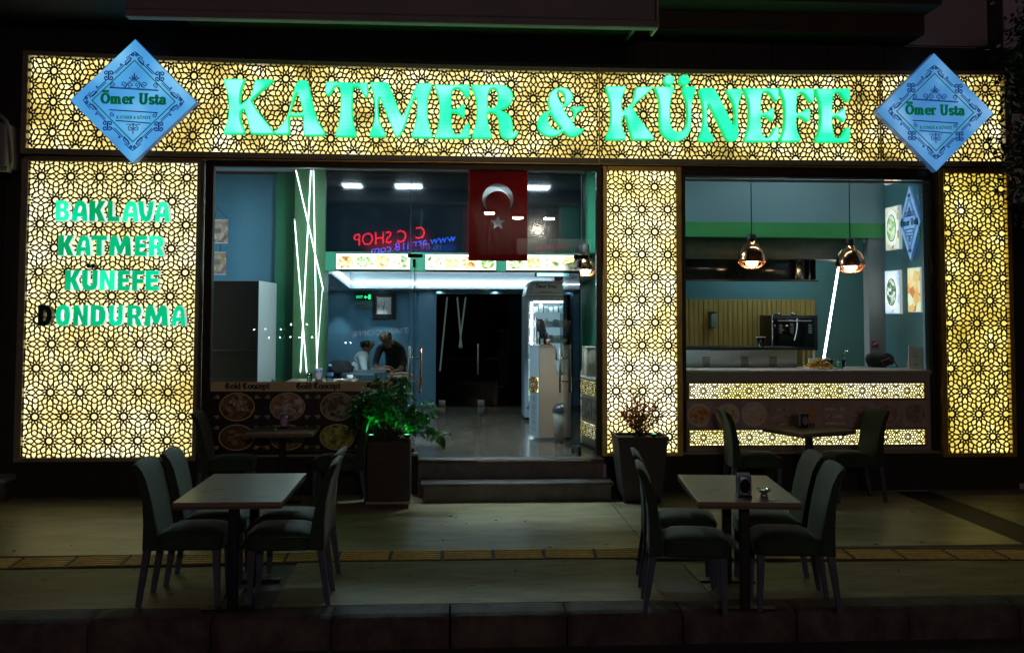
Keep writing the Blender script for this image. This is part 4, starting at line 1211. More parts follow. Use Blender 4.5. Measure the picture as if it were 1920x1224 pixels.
m.stroke([(-1.375, 2.205), (-1.325, 2.205)], .014, 16.557).stroke([(-1.36, 2.225), (-1.38, 2.205), (-1.36, 2.185)], .012, 16.557)
m.box(-1.315, -1.28, 16.556, 16.558, 2.17, 2.25)
m.build('lettering', EM('exit_green', (.0, 1.0, .30), 1.6), ex)
MB().box(-1.53, -1.255, 16.57, 16.58, 2.035, 2.15).build('acrylic_plate', M('pale_acrylic', (.10, .22, .20), .3), ex)
MB().stroke([(-1.50, 2.07), (-1.38, 2.07)], .018, 16.566).build('green_bar', greenink, ex)

# ---- dark cabinet against the left wall with grey side
cab = thing('tall_cabinet', 'tall black cabinet with pale grey side behind the left window', 'cabinet', (-2.7, 12.4, .4))
MB().box(-3.3, -2.216, 11.82, 11.84, .4, 2.33).build('front', M('cabinet_black', (.014, .016, .022), .65, 0, .1, spec=.15), cab)
MB().box(-3.3, -2.216, 11.841, 13.05, .4, 2.335).build('body', M('cabinet_grey', (.36, .39, .38), .45, 0, .06), cab)
MB().box(-3.3, -2.214, 11.812, 11.819, 1.52, 1.53).build('door_gap', black, cab)
# pictures hung on the blue wall
for (x0, x1, z0, z1, lab, cols) in ((-3.06, -2.885, 2.87, 3.16, 'upper small food picture hung by a cord at the blue wall edge', [(.20, .06, .04), (.55, .35, .28), (.75, .78, .8)]),
                              (-3.05, -2.90, 2.46, 2.735, 'lower small food picture under another at the blue wall edge', [(.10, .12, .2), (.5, .28, .15), (.7, .7, .68)])):
    t = thing('hung_picture', lab, 'picture', ((x0 + x1) / 2, 13.2, z0), 'two pictures hung in a column')
    MB().box(x0, x1, 13.2, 13.22, z0, z1).build('print', FOOD('picture_print', cols, 14), t)
    MB().box(x0, x1, 13.198, 13.221, z0 - .012, z0 - .001).box(x0, x1, 13.198, 13.221, z1 + .001, z1 + .012).build('frame_bar', white, t)
    xm = (x0 + x1) / 2
    MB().path([(x0, 13.21, z1 + .01), (xm - .06, 13.21, z1 + .17), (x1, 13.21, z1 + .01)] if z1 > 3 else [(xm, 13.21, z1 + .01), (xm, 13.21, z1 + .12)], .004, 5).build('cord', ink, t)

# ---- seats and tables inside
def sofa(x0, x1, y, lab, h=.74):
    t = thing('dining_sofa', lab, 'sofa', ((x0 + x1) / 2, y, .4), 'teal sofas of the hall')
    MB().rbox(x0, x1, y - .09, y + .09, .5, .4 + h, .03, 3).build('backrest', leather, t)
    MB().rbox(x0, x1, y + .08, y + .62, .66, .86, .03, 3).build('seat', leather, t)
    MB().rbox(x0 + .02, x1 - .02, y - .04, y + .58, .47, .655, .01, 1).build('base', black, t)
    for xx in (x0 + .06, x1 - .1):
        for yy in (y - .02, y + .5):
            MB().box(xx, xx + .04, yy, yy + .04, .4, .47).build('leg', steelblack, t)
    return t
sofa(-2.08, -1.62, 13.75, 'teal sofa back just beneath the glowing tubes')
sofa(-1.45, -.98, 13.75, 'teal sofa back in front of the man in white')
sofa(-1.60, -.85, 14.05, 'longer teal sofa back rising behind the nearer ones', .76)
sofa(-2.55, -2.2, 12.85, 'teal sofa corner beside the tall cabinet', .72)
bagm = M('dark_cloth', (.012, .013, .016), .85, 0, .3, 10, .3, 30)
m = MB()
bm = bmesh.new(); bmesh.ops.create_icosphere(bm, subdivisions=3, radius=1)
for v in bm.verts:
    q = v.co.copy()
    k = 1 + .35 * noise.noise(q * 1.8) + .12 * noise.noise(q * 5)
    v.co = Vector((-1.52 + q.x * .24 * k, 13.95 + q.y * .12 * k, 1.17 + max(-.06, q.z * .13 * k)))
m.bm(bm).build('dark_jacket', bagm, label='crumpled dark jacket lying on the sofa back', cat='jacket')
tb = thing('dining_table', 'small indoor table close to the left window', 'table', (-1.5, 12.35, .4))
MB().rbox(-1.95, -1.12, 12.1, 12.7, 1.10, 1.135, .005, 1).build('table_top', woodtop, tb)
MB().box(-1.56, -1.50, 12.37, 12.43, .43, 1.099).build('column', steelblack, tb)
MB().rbox(-1.73, -1.33, 12.2, 12.6, .40, .428, .005, 1).build('foot_plate', steelblack, tb)
# bottle, dispenser, glass, saucer on it
bt = thing('water_bottle', 'blue tinted plastic water bottle on the indoor table', 'bottle', (-1.43, 12.25, 1.135))
MB().lathe([(.0, .0), (.042, .0), (.045, .01), (.045, .05), (.041, .06), (.045, .07), (.045, .12), (.035, .145), (.016, .17), (.016, .185)], (-1.43, 12.25, 1.136), 16).build('body', bottleblue, bt)
MB().lathe([(.018, 0), (.018, .022), (.0, .022)], (-1.43, 12.25, 1.318), 12).build('cap', M('bottle_cap', (.1, .3, .6), .4), bt)
MB().lathe([(.0455, 0), (.0455, .04)], (-1.43, 12.25, 1.20), 16).build('band', M('bottle_label', (.12, .25, .5), .4, 0, .5, 40), bt)
# ---- people
def figure(verts, edges, lab, loc_name, mats, extra=None, sub=2):
    """verts: (x, y, z, radius x, radius y, material index); one continuous skinned body"""
    me = bpy.data.meshes.new('body')
    me.from_pydata([v[:3] for v in verts], edges, [])
    ob = bpy.data.objects.new('body', me)
    COL.objects.link(ob)
    ob.modifiers.new('skin', 'SKIN')
    sm = ob.modifiers.new('sub', 'SUBSURF'); sm.levels = sub; sm.render_levels = sub
    for i, v in enumerate(verts):
        d = me.skin_vertices[0].data[i]
        d.radius = (v[3], v[4])
        d.use_root = (i == 0)
    dg = bpy.context.evaluated_depsgraph_get()
    m2 = bpy.data.meshes.new_from_object(ob.evaluated_get(dg))
    bpy.data.objects.remove(ob)
    vs = [tuple(v.co) for v in m2.vertices]
    fs_ = [tuple(p.vertices) for p in m2.polygons]
    bpy.data.meshes.remove(m2)
    mb = MB()
    base = thing('person', lab, 'person', loc_name)
    mb.v = vs
    segs = [(Vector(verts[a][:3]), Vector(verts[b][:3]), verts[a][5], verts[b][5]) for a, b in edges]
    for f in fs_:
        c = sum((Vector(vs[i]) for i in f), Vector()) / len(f)
        best, bi = 1e9, 0
        for p, q, ma, mbb in segs:
            d = q - p
            t = max(0, min(1, (c - p).dot(d) / max(1e-9, d.dot(d))))
            dd = (c - (p + d * t)).length
            if dd < best: best, bi = dd, (ma if t < .5 else mbb)
        mb.f.append(f); mb.m.append(bi); mb.sm.append(True)
    mb.build('body', mats, base)
    return base, mb

def head_bits(mb, t, c, face):
    """hair, ears, nose, eyes, mouth fitted to the head of the body mesh; face: where the person looks"""
    f = Vector(face).normalized()
    rgt = f.cross(Vector((0, 0, 1))).normalized()
    u = rgt.cross(f)
    C0 = Vector(c)
    near = [Vector(p) - C0 for p in mb.v if (Vector(p) - C0).length < .2]
    rf = max(q.dot(f) for q in near if abs(q.dot(u)) < .05)
    rs = max(abs(q.dot(rgt)) for q in near if abs(q.dot(u)) < .03)
    P = lambda a, b, d: tuple(C0 + rgt * a + f * b + u * d)
    h = MB()
    idx = {}
    for q in mb.f:
        m = sum((Vector(mb.v[i]) for i in q), Vector()) / len(q) - C0
        a, b, sd = m.dot(f), m.dot(u), abs(m.dot(rgt))
        if m.length < .22 and (b > .032 or (a < .015 and b > -.055) or (sd > .6 * rs and a < .04 and b > .005)):
            k = []
            for i in q:
                if i not in idx:
                    p_ = Vector(mb.v[i]); n_ = (p_ - C0).normalized()
                    idx[i] = len(h.v)
                    h.v.append(tuple(p_ + n_ * (.010 + .004 * noise.noise(p_ * 60))))
                k.append(idx[i])
            h.f.append(tuple(k)); h.m.append(0); h.sm.append(True)
    h.build('hair', hairm, t)
    for s_ in (-1, 1):
        MB().sphere(P(s_ * (rs - .002), -.012, -.008), .011, .018, .028, 8, 6).build('ear', skin, t)
        MB().sphere(P(s_ * .031, rf * .86, .008), .0075, n=8, m=5).build('eye', ink, t)
        MB().tube(P(s_ * .015, rf * .96, .030), P(s_ * .050, rf * .78, .028), .0035, n=6).build('eyebrow', hairm, t)
    MB().path([P(0, rf * .95, .012), P(0, rf * 1.08, -.022), P(0, rf * .97, -.034)], [.008, .014, .010], 8).build('nose', skin, t)
    MB().path([P(-.022, rf * .90, -.056), P(0, rf * .97, -.054), P(.022, rf * .90, -.056)], [.004, .007, .004], 6).build('mouth', M('lips', (.25, .09, .07), .5), t)

# sitting man in white, in profile towards the right, leaning forward on the table
V = [(-1.30, 14.50, .90, .15, .13, 1), (-1.31, 14.50, 1.08, .15, .12, 0), (-1.27, 14.50, 1.24, .17, .12, 0), (-1.21, 14.50, 1.345, .13, .09, 0), (-1.185, 14.50, 1.40, .055, .055, 2),
     (-1.165, 14.50, 1.47, .098, .10, 2), (-1.16, 14.50, 1.56, .10, .115, 2),
     (-1.22, 14.31, 1.30, .062, .062, 0), (-1.17, 14.26, 1.10, .052, .052, 0), (-.99, 14.32, 1.12, .042, .042, 2), (-.90, 14.36, 1.16, .036, .028, 2),
     (-1.22, 14.69, 1.30, .062, .062, 0), (-1.15, 14.76, 1.10, .052, .052, 0), (-.97, 14.68, 1.13, .042, .042, 2), (-.88, 14.64, 1.17, .036, .028, 2),
     (-1.14, 14.38, .88, .095, .085, 1), (-.86, 14.36, .90, .075, .07, 1), (-.84, 14.36, .50, .052, .052, 1), (-.74, 14.35, .44, .04, .03, 3),
     (-1.14, 14.62, .88, .095, .085, 1), (-.86, 14.64, .90, .075, .07, 1), (-.84, 14.64, .50, .052, .052, 1), (-.74, 14.65, .44, .04, .03, 3)]
Ed = [(0, 1), (1, 2), (2, 3), (3, 4), (4, 5), (5, 6), (3, 7), (7, 8), (8, 9), (9, 10), (3, 11), (11, 12), (12, 13), (13, 14), (0, 15), (15, 16), (16, 17), (17, 18), (0, 19), (19, 20), (20, 21), (21, 22)]
def fingers(V, Ed, h, d, side):
    """four fingers and a thumb from hand vertex h along direction d"""
    H = Vector(V[h][:3]); d = Vector(d).normalized(); sd = Vector(side).normalized()
    for k, ln in enumerate((.055, .065, .06, .045)):
        o = H + sd * ((k - 1.5) * .019) + d * .03
        i = len(V)
        V.append((*(o + d * ln * .5), .010, .010, 2)); V.append((*(o + d * ln - Vector((0, 0, .018))), .008, .008, 2))
        Ed += [(h, i), (i, i + 1)]
    i = len(V)
    V.append((*(H - sd * .035 + d * .01), .011, .011, 2)); V.append((*(H - sd * .045 + d * .04), .009, .009, 2))
    Ed += [(h, i), (i, i + 1)]
fingers(V, Ed, 10, (1, .1, -.1), (0, 1, 0)); fingers(V, Ed, 14, (1, -.1, -.1), (0, -1, 0))
p, pm = figure(V, Ed, 'seated man in white shirt in profile, talking across the sofa', (-1.2, 14.5, .4), [shirtw, trouser, skin, black])
head_bits(pm, p, (-1.16, 14.50, 1.52), (1, .12, -.05))
# standing man in black, bending over the table
V = [(-.78, 15.25, 1.08, .16, .12, 1), (-.80, 15.16, 1.24, .145, .11, 0), (-.83, 15.04, 1.40, .15, .105, 0), (-.86, 14.95, 1.495, .115, .085, 0), (-.895, 14.88, 1.54, .058, .058, 2),
     (-.92, 14.82, 1.57, .094, .098, 2), (-.935, 14.80, 1.66, .10, .115, 2),
     (-1.01, 14.98, 1.43, .065, .065, 0), (-1.07, 14.88, 1.22, .052, .052, 0), (-1.03, 14.72, 1.12, .042, .042, 2), (-1.02, 14.66, 1.12, .036, .028, 2),
     (-.70, 15.0, 1.43, .065, .065, 0), (-.64, 14.92, 1.20, .054, .054, 0), (-.72, 14.76, 1.10, .042, .042, 2), (-.80, 14.68, 1.10, .036, .028, 2),
     (-.87, 15.25, .98, .10, .10, 1), (-.88, 15.25, .72, .072, .075, 1), (-.88, 15.28, .46, .052, .052, 1), (-.90, 15.16, .43, .045, .03, 3),
     (-.69, 15.25, .98, .10, .10, 1), (-.68, 15.25, .72, .072, .075, 1), (-.68, 15.28, .46, .052, .052, 1), (-.66, 15.16, .43, .045, .03, 3)]
Ed = [(0, 1), (1, 2), (2, 3), (3, 4), (4, 5), (5, 6), (3, 7), (7, 8), (8, 9), (9, 10), (3, 11), (11, 12), (12, 13), (13, 14), (0, 15), (15, 16), (16, 17), (17, 18), (0, 19), (19, 20), (20, 21), (21, 22)]
fingers(V, Ed, 10, (.3, -.8, -.2), (1, .3, 0)); fingers(V, Ed, 14, (-.3, -.8, -.2), (-1, .3, 0))
p, pm = figure(V, Ed, 'standing man in black short sleeved shirt bending over the table', (-.8, 15.1, .4), [shirtb, trouser, skin, black])
head_bits(pm, p, (-.93, 14.81, 1.62), (-.35, -.9, -.22))
tb = thing('meeting_table', 'dark table between the seated man and the bending man', 'table', (-.95, 14.45, .4))
MB().rbox(-1.05, -.45, 14.1, 14.85, 1.04, 1.07, .005, 1).build('table_top', woodedge, tb)
MB().box(-.78, -.72, 14.42, 14.48, .42, 1.039).build('column', steelblack, tb)
MB().rbox(-.93, -.57, 14.25, 14.65, .40, .42, .005, 1).build('foot_plate', steelblack, tb)
ch = thing('wooden_chair', 'round backed wooden chair in front of the bending man', 'chair', (-.62, 13.6, .4))
MB().path([(-.80, 13.62, .86), (-.81, 13.60, 1.05), (-.74, 13.58, 1.13), (-.62, 13.57, 1.15), (-.50, 13.58, 1.13), (-.43, 13.60, 1.05), (-.44, 13.62, .86)], .018, 8).build('bent_back', woodedge, ch)
MB().lathe([(0, .03), (.2, .03), (.21, .015), (.2, 0), (0, 0)], (-.62, 13.8, .83), 20).build('seat', woodedge, ch)
for dx, dy in ((-.14, -.13), (.14, -.13), (-.14, .13), (.14, .13)):
    MB().tube((-.62 + dx, 13.8 + dy, .83), (-.62 + dx * 1.2, 13.8 + dy * 1.2, .4), .015, .012, 8).build('leg', woodedge, ch)

# ---- drinks fridge
fr = thing('drinks_fridge', 'tall upright display fridge with lit shelves and curved name header', 'fridge', (1.42, 14.8, .4))
bxs = MB().box(1.115, 1.15, 14.5, 15.1, .45, 2.20).box(1.69, 1.725, 14.5, 15.1, .45, 2.20).box(1.151, 1.689, 15.06, 15.1, .45, 2.20).box(1.151, 1.689, 14.5, 15.06, .45, .62).box(1.151, 1.689, 14.5, 15.06, 2.14, 2.20)
bxs.build('cabinet', fridgeblue, fr)
hd = [(1.115, 2.205), (1.725, 2.205), (1.725, 2.43), (1.24, 2.43), (1.19, 2.41), (1.15, 2.35)]
fhd = MB().plate(hd, [], 14.46, 15.08, .008).build('header', fridgeblue, fr)
t2 = MB(); pen_text(t2, 'Ömer Usta', 1.27, 2.325, .048, 14.455, .12, .25)
t2.stroke(ell(1.42, 2.285, .1, .02, 200, 340, 8), .006, 14.455)
t2.build('name_lettering', navyink, fhd)
MB().plate([(1.19, 2.25), (1.69, 2.25), (1.69, 2.395), (1.25, 2.395), (1.215, 2.38)], [[(1.196, 2.256), (1.684, 2.256), (1.684, 2.389), (1.252, 2.389), (1.221, 2.375)]], 14.452, 14.459).build('header_line', navyink, fhd)
MB().plate([(1.13, .60), (1.71, .60), (1.71, 2.195), (1.13, 2.195)], [[(1.165, .65), (1.675, .65), (1.675, 2.15), (1.165, 2.15)]], 14.47, 14.498, .004).build('door_frame', fridgeblue, fr)
MB().box(1.165, 1.675, 14.48, 14.486, .65, 2.15).build('door_pane', glassin, fr)
MB().box(1.20, 1.235, 14.53, 14.56, .7, 2.12).build('inner_lamp', EM('fridge_lamp', (.8, .95, 1.0), 7), fr)
MB().box(1.25, 1.67, 14.52, 14.56, 2.11, 2.135).build('top_lamp', EM('fridge_lamp_top', (.8, .95, 1.0), 16), fr)
MB().box(1.152, 1.688, 15.03, 15.055, .63, 2.10).build('lit_back', EM('fridge_back_glow', (.5, .75, .9), .35), fr)  # back wall glows by itself, standing in for the lamps' light on it
stock = [M('stock_pale', (.55, .62, .62), .4, 0, .3, 30), M('stock_white', (.7, .75, .75), .4, 0, .2, 20), M('stock_grey', (.25, .33, .36), .4, 0, .3, 30)]
for k, z in enumerate((.78, 1.03, 1.28, 1.53, 1.76, 1.97)):
    shf = MB().box(1.152, 1.688, 14.56, 15.05, z - .012, z).build('shelf', white, fr)
    for j in range(7):
        x = 1.19 + j * .074
        h = rnd.uniform(.09, .15)
        if k in (1, 2, 0):
            b_ = MB().lathe([(.0, 0), (.028, 0), (.028, h * .6), (.012, h * .85), (.012, h + .02), (0, h + .02)], (x + .02, 14.64, z + .001), 10)
        else:
            b_ = MB().rbox(x - .008, x + .05, 14.60, 14.75, z + .001, z + h * .8, .004, 1)
        b_.build('stock_item', stock[(j * 2 + k) % 3], shf)
MB().box(1.152, 1.688, 14.57, 14.9, .79, .83).build('green_stock', M('green_packs', (.30, .42, .10), .5, 0, .4, 20), fr)
MB().tube((1.28, 14.44, 1.05), (1.28, 14.44, 1.9), .012, n=8).build('handle', chrome, fr)
# cyan fly lamp above the fridge
fl = thing('insect_lamp', 'cyan glowing twin tube insect lamp above the fridge', 'insect lamp', (1.5, 14.0, 2.45))
for z in (2.50, 2.545):
    MB().tube((1.25, 14.0, z), (1.76, 14.0, z + .002), .020, n=10).build('glowing_tube', EM('cyan_tube', (.08, .85, .95), 2.2) if z > 2.52 else EM('cyan_tube_bright', (.35, 1.0, 1.0), 3), fl)
MB().box(1.22, 1.72, 14.02, 14.06, 2.47, 2.585).build('housing', black, fl)
MB().tube((1.5, 14.04, 2.585), (1.5, 14.04, 2.75), .006, n=6).build('hanger', chrome, fl)

# ---- cashier's desk
ds = thing('cash_desk', 'cream cash desk with one lit lattice band and a low notch', 'desk', (1.137, 12.342, .4))
ds.rotation_euler.z = R(17)
prof = [(0, .03), (.72, .03), (.72, 1.15), (.585, 1.15), (.585, .86), (.55, .80), (.30, .79), (.235, .82), (.215, .90), (.205, 1.15), (0, 1.15)]
MB().plate(prof, [], 0, .02).build('front_board', beige, ds, local=True)
MB().box(.0, .71, .021, .30, .03, .78).build('body', beige, ds, local=True)
MB().box(-.012, -.001, .0, .31, .03, 1.15).build('end_board', M('desk_end_blue', (.30, .38, .42), .45, 0, .05), ds, local=True)
MB().box(-.02, .21, -.005, .32, 1.151, 1.165).build('top_cap', greywhite, ds, local=True)
MB().box(.25, .72, .03, .30, .79, .815).build('low_top', M('desk_top_dark', (.05, .05, .05), .3), ds, local=True)
lb = MB().box(-.0165, -.0145, .02, .295, .585, .765)
lb.build('lit_band', LIT('desk_band', [(.3, (1.2, .9, .2)), (.6, (1.5, 1.2, .5))], 1.4), ds, local=True)
la = lattice((.02, .295, .585, .765), (.15, .675), .13, .15, True, .055, -.006)
la.xf(Matrix(((0, 1, 0, -.018), (-1, 0, 0, .315), (0, 0, 1, 0), (0, 0, 0, 1))))
la.build('lattice_screen', latmat, ds, local=True)
orn = MB()
for s_ in (-1, 1):
    for zz, rr in ((.50, .05), (.40, .04), (.30, .06), (.20, .04), (.12, .03)):
        orn.stroke(spiral(.155 + s_ * .05, zz, rr, 1.4, math.pi / 2, s_, 12), .008, 0)
orn.stroke([(.155, .08), (.155, .56)], .008, 0)
orn.xf(Matrix(((0, 1, 0, -.0135), (-1, 0, 0, .315), (0, 0, 1, 0), (0, 0, 0, 1))))
orn.build('printed_ornament', M('ornament_ink', (.10, .14, .17), .5), ds, local=True)
mo = thing('till_monitor', 'black touch screen till seen from behind on the cash desk', 'monitor', (1.22, 12.45, 1.56))
m = MB().rbox(-.10, .10, -.012, .012, .09, .32, .006, 1)
m.xf(Matrix.Rotation(R(62), 4, 'Z') @ Matrix.Rotation(R(-14), 4, 'X')); m.build('screen', steelblack, mo, local=True)
m = MB().rbox(-.025, .025, -.02, .02, .01, .16, .005, 1).rbox(-.08, .08, -.07, .07, .006, .016, .004, 1); m.build('stand', steelblack, mo, local=True)
mo2 = thing('customer_display', 'small black pole display beside the till screen', 'display', (1.15, 12.5, 1.56))
MB().box(-.03, .03, -.012, .012, .17, .33).build('display_head', steelblack, mo2, local=True)
MB().tube((0, 0, .006), (0, 0, .17), .010, n=8).build('pole', steelblack, mo2, local=True)
bx = thing('paper_cup', 'orange brown cup standing beside the till', 'cup', (1.20, 12.40, 1.566))
MB().lathe([(0, 0), (.022, 0), (.028, .07), (.024, .07), (.02, .005)], (1.245, 12.39, 1.567), 14).build('cup_body', M('cup_orange', (.45, .16, .05), .5), bx)
MB().lathe([(.0295, .06), (.030, .074), (.027, .074)], (1.245, 12.39, 1.567), 14).build('rim', beige, bx)
bn = thing('waste_bin', 'grey pedal bin with dark swing lid against the cash desk', 'bin', (1.395, 12.1, .4))
MB().lathe([(.0, .0), (.095, .0), (.115, .36), (.112, .365)], (1.395, 12.15, .401), 20).build('body', M('bin_grey', (.36, .37, .34), .4, 0, .06), bn)
MB().lathe([(.122, .36), (.12, .40), (.09, .455), (.03, .475), (.0, .476)], (1.395, 12.15, .401), 20).build('lid', M('bin_lid', (.03, .035, .04), .35), bn)
MB().rbox(1.36, 1.43, 12.02, 12.06, .402, .425, .004, 1).build('pedal', steelblack, bn)
dsop = thing('door_stop', 'small black door stop on the polished floor', 'door stop', (1.40, 11.05, .4))
MB().lathe([(0, 0), (.03, 0), (.028, .05), (.014, .07), (0, .072)], (1.43, 11.35, .4), 12).build('rubber_body', black, dsop)
MB().lathe([(.0285, .03), (.0305, .036), (.0285, .042)], (1.43, 11.35, .4), 12).build('ring', chrome, dsop)

# ---- side counter running to the window
sc_ = thing('side_counter', 'cream counter side with two lit lattice bands right of the door leaf', 'counter', (1.6, 11.9, .4))
a0, a1 = Vector((1.545, 12.25)), Vector((1.74, 11.12))
ln = (a1 - a0).length
ang = math.atan2(a1.y - a0.y, a1.x - a0.x)
sc_.location = (a0.x, a0.y, .4); sc_.rotation_euler.z = ang
MB().box(0, ln, .0, .5, .03, .783).build('body', M('counter_cream', (.50, .46, .38), .45, 0, .05), sc_, local=True)
MB().box(-.01, ln, -.02, .5, .0, .028).build('base', black, sc_, local=True)
MB().box(-.01, ln, -.03, .52, .785, .81).build('worktop', steel, sc_, local=True)
for z0 in (.13, .62):
    MB().box(.03, ln - .05, -.006, -.001, z0, z0 + .15).build('lit_band', lit_strip, sc_, local=True)
    lattice((.03, ln - .05, z0, z0 + .15), (.13, z0 + .075), .1296, .1497, True, .055, -.012, .004).build('lattice_screen', latmat, sc_, local=True)
for k in range(3):
    MB().box(.06 + k * .35, .38 + k * .35, -.006, -.001, .33, .57).build('picture_tile', FOOD('counter_side_print', [(.12, .08, .05), (.35, .28, .2), (.5, .46, .4)], 18), sc_, local=True)
ps = thing('cream_post', 'cream post board standing on the counter behind the narrow fixed pane', 'post', (1.75, 11.85, 1.2))
MB().rbox(1.66, 1.82, 11.85, 12.15, 1.21, 1.545, .004, 1).build('board', beige, ps)
MB().box(1.65, 1.83, 11.84, 12.16, 1.546, 1.56).build('cap', greywhite, ps)

# ================================================================== serving counter and kitchen
ct = thing('serving_counter', 'long serving counter below the window with two lit lattice strips and food tiles', 'counter', (4.0, 11.0, .4))
MB().box(2.626, 5.444, 11.0, 11.05, .447, 1.30).build('front_panel', greywhite, ct)
MB().rbox(2.60, 5.47, 10.96, 11.45, 1.302, 1.338, .008, 2).build('worktop', M('counter_stone', (.50, .44, .38), .35, 0, .15, 8), ct)
MB().box(2.626, 5.444, 10.985, 10.999, 1.262, 1.299).build('top_moulding', greywhite, ct)
for z0, z1, oz in ((1.030, 1.188, 1.109), (.513, .672, .594)):
    x0, x1 = 2.685, 5.362
    MB().box(x0, x1, 10.992, 10.998, z0, z1).build('lit_band', lit_strip, ct)
    lattice((x0, x1, z0, z1), (2.838, oz), .1296, .1497, True, .066, 10.984, .004).build('lattice_screen', latmat, ct)
    for a, b, c, d in ((x0 - .025, x1 + .025, z1, z1 + .022), (x0 - .025, x1 + .025, z0 - .022, z0), (x0 - .025, x0, z0, z1), (x1, x1 + .025, z0, z1)):
        MB().rbox(a + .0005, b - .0005, 10.972, 10.999, c + .0005, d - .0005, .003, 1, sm=False).build('brass_trim', gold, ct)
tilec = [[tuple(min(.8, c * 2.8) for c in k_) for k_ in t_] for t_ in [[(.30, .08, .02), (.42, .16, .04), (.5, .35, .18)], [(.24, .15, .07), (.34, .22, .1), (.4, .3, .2)], [(.28, .16, .10), (.36, .26, .16), (.42, .34, .26)], [(.06, .05, .03), (.22, .18, .09), (.35, .3, .22)], [(.18, .10, .05), (.22, .13, .07), (.26, .17, .1)],
         [(.20, .10, .05), (.32, .27, .24), (.45, .45, .45)], [(.16, .09, .06), (.22, .15, .11), (.28, .22, .18)], [(.14, .07, .04), (.18, .10, .06), (.22, .14, .1)], [(.10, .07, .045), (.13, .10, .07), (.16, .13, .1)]]]
for k in range(9):
    x0 = 2.65 + k * .3065
    tl = MB().rbox(x0 + .003, x0 + .303, 10.990, 10.998, .705, .995, .002, 1, sm=False)
    tlo = tl.build('picture_tile', M('tile_ground', ((.50, .39, .36) if k % 2 else (.58, .46, .42)), .35, 0, .2, 6), ct)
    cx, cz = x0 + .153 + rnd.uniform(-.02, .02), .845 + rnd.uniform(-.02, .02)
    d = MB()
    if k not in (3, 5):
        rr = min(.146, .135 + rnd.uniform(-.005, .01))
        cx = max(x0 + rr + .005, min(x0 + .301 - rr, cx)); cz = max(.707 + rr, min(.993 - rr, cz))
        d.disc(cx, cz, rr, rr * .95, 10.988, 28, 1, .002)
        d.ring(cx, cz, rr * .98, rr * .93, .012, 10.986, 28, 1, .002)
        d.disc(cx, cz, rr * .8, rr * .74, 10.986, 24, 0, .002)
        if k == 2:
            d.stroke(spiral(cx, cz, .10, 3, 0, 1, 30), .008, 10.985, 1)
        if k == 0:
            for a, b in ((.02, .03), (-.04, -.01), (.03, -.04)):
                d.disc(cx + a, cz + b, .026, .02, 10.9845, 10, 2, .001)
    else:
        for j in range(6):
            d.rbox(x0 + .03 + rnd.uniform(0, .03), x0 + .27 - rnd.uniform(0, .03), 10.985 - j * .0003, 10.989, .73 + j * .04, .76 + j * .04, .001, 1, j % 2, False)
    d.build('dish_picture', [FOOD('tile_food', tilec[k], 26), M('plate_print', (.80, .76, .72) if k < 3 else (.52, .46, .44), .35, 0, .1), M('potato_print', (.5, .3, .07), .4)], tlo)

struct('kitchen_floor', MB().box(2.65, 6.3, 11.0, 14.3, .38, .3995), marble)
struct('counter_side_wall', MB().box(5.452, 5.55, 11.06, 12.3, .4, 4.3), wallblue2)
struct('counter_jamb', MB().box(5.40, 5.451, 11.0, 11.055, 1.34, 3.6), greygreen)
struct('kitchen_header', MB().box(2.5, 5.451, 12.14, 12.3, 3.10, 4.3), greygreen)
struct('green_band', MB().box(2.5, 5.451, 12.12, 12.3, 2.915, 3.099).box(5.395, 5.4515, 11.056, 11.10, 2.80, 2.98), greenlight)
struct('kitchen_column', MB().box(5.245, 5.451, 12.14, 12.3, .4, 2.914), M('column_grey', (.20, .24, .26), .5, 0, .06))
struct('kitchen_back_wall', MB().box(2.5, 6.3, 14.3, 14.45, .4, 3.6), wallblue2)
struct('kitchen_side_wall', MB().box(6.15, 6.3, 12.3, 14.3, .4, 3.6).box(2.5, 2.6, 12.3, 14.3, .4, 3.6), wallblue2)
struct('kitchen_ceiling', MB().box(2.5, 6.3, 12.301, 14.3, 3.3, 3.45), greygreen)
kl = thing('kitchen_light', 'flat white ceiling light inside the kitchen behind the hood', 'ceiling light', (4.6, 13.6, 3.25))
MB().box(4.0, 5.2, 13.5, 13.7, 3.28, 3.299).build('frame', white, kl)
MB().box(4.02, 5.18, 13.52, 13.68, 3.27, 3.279).build('diffuser', EM('kitchen_light_face', (.72, .95, 1.0), 22), kl)
struct('counter_ceiling', MB().box(2.6, 5.45, 11.0, 12.14, 4.05, 4.15), white)
wp = thing('wood_wall_panel', 'ribbed oak panelling on the kitchen back wall', 'wall panel', (4.0, 14.2, .9))
for k in range(38):
    x0 = 2.62 + k * .072
    MB().rbox(x0, x0 + .066, 14.262 + (k % 3) * .003, 14.30, .9, 2.165, .004, 1, sm=False).build('slat', woodwall, wp)
hd_ = thing('cooker_hood', 'grey steel cooker hood across the kitchen under the green band', 'cooker hood', (3.9, 12.6, 2.4))
MB().rbox(2.61, 5.2, 12.45, 13.2, 2.66, 2.93, .006, 1).build('canopy', M('hood_grey', (.20, .20, .165), .45, .3, .2, 6), hd_)
MB().rbox(2.61, 4.70, 12.50, 12.53, 2.40, 2.655, .004, 1).build('smoke_screen', M('hood_screen_black', (.018, .022, .022), .12, 0, .6, 4), hd_)
MB().box(2.61, 4.72, 12.46, 12.50, 2.375, 2.398).build('lower_rail', black, hd_)
sheet = MB()
n = 14
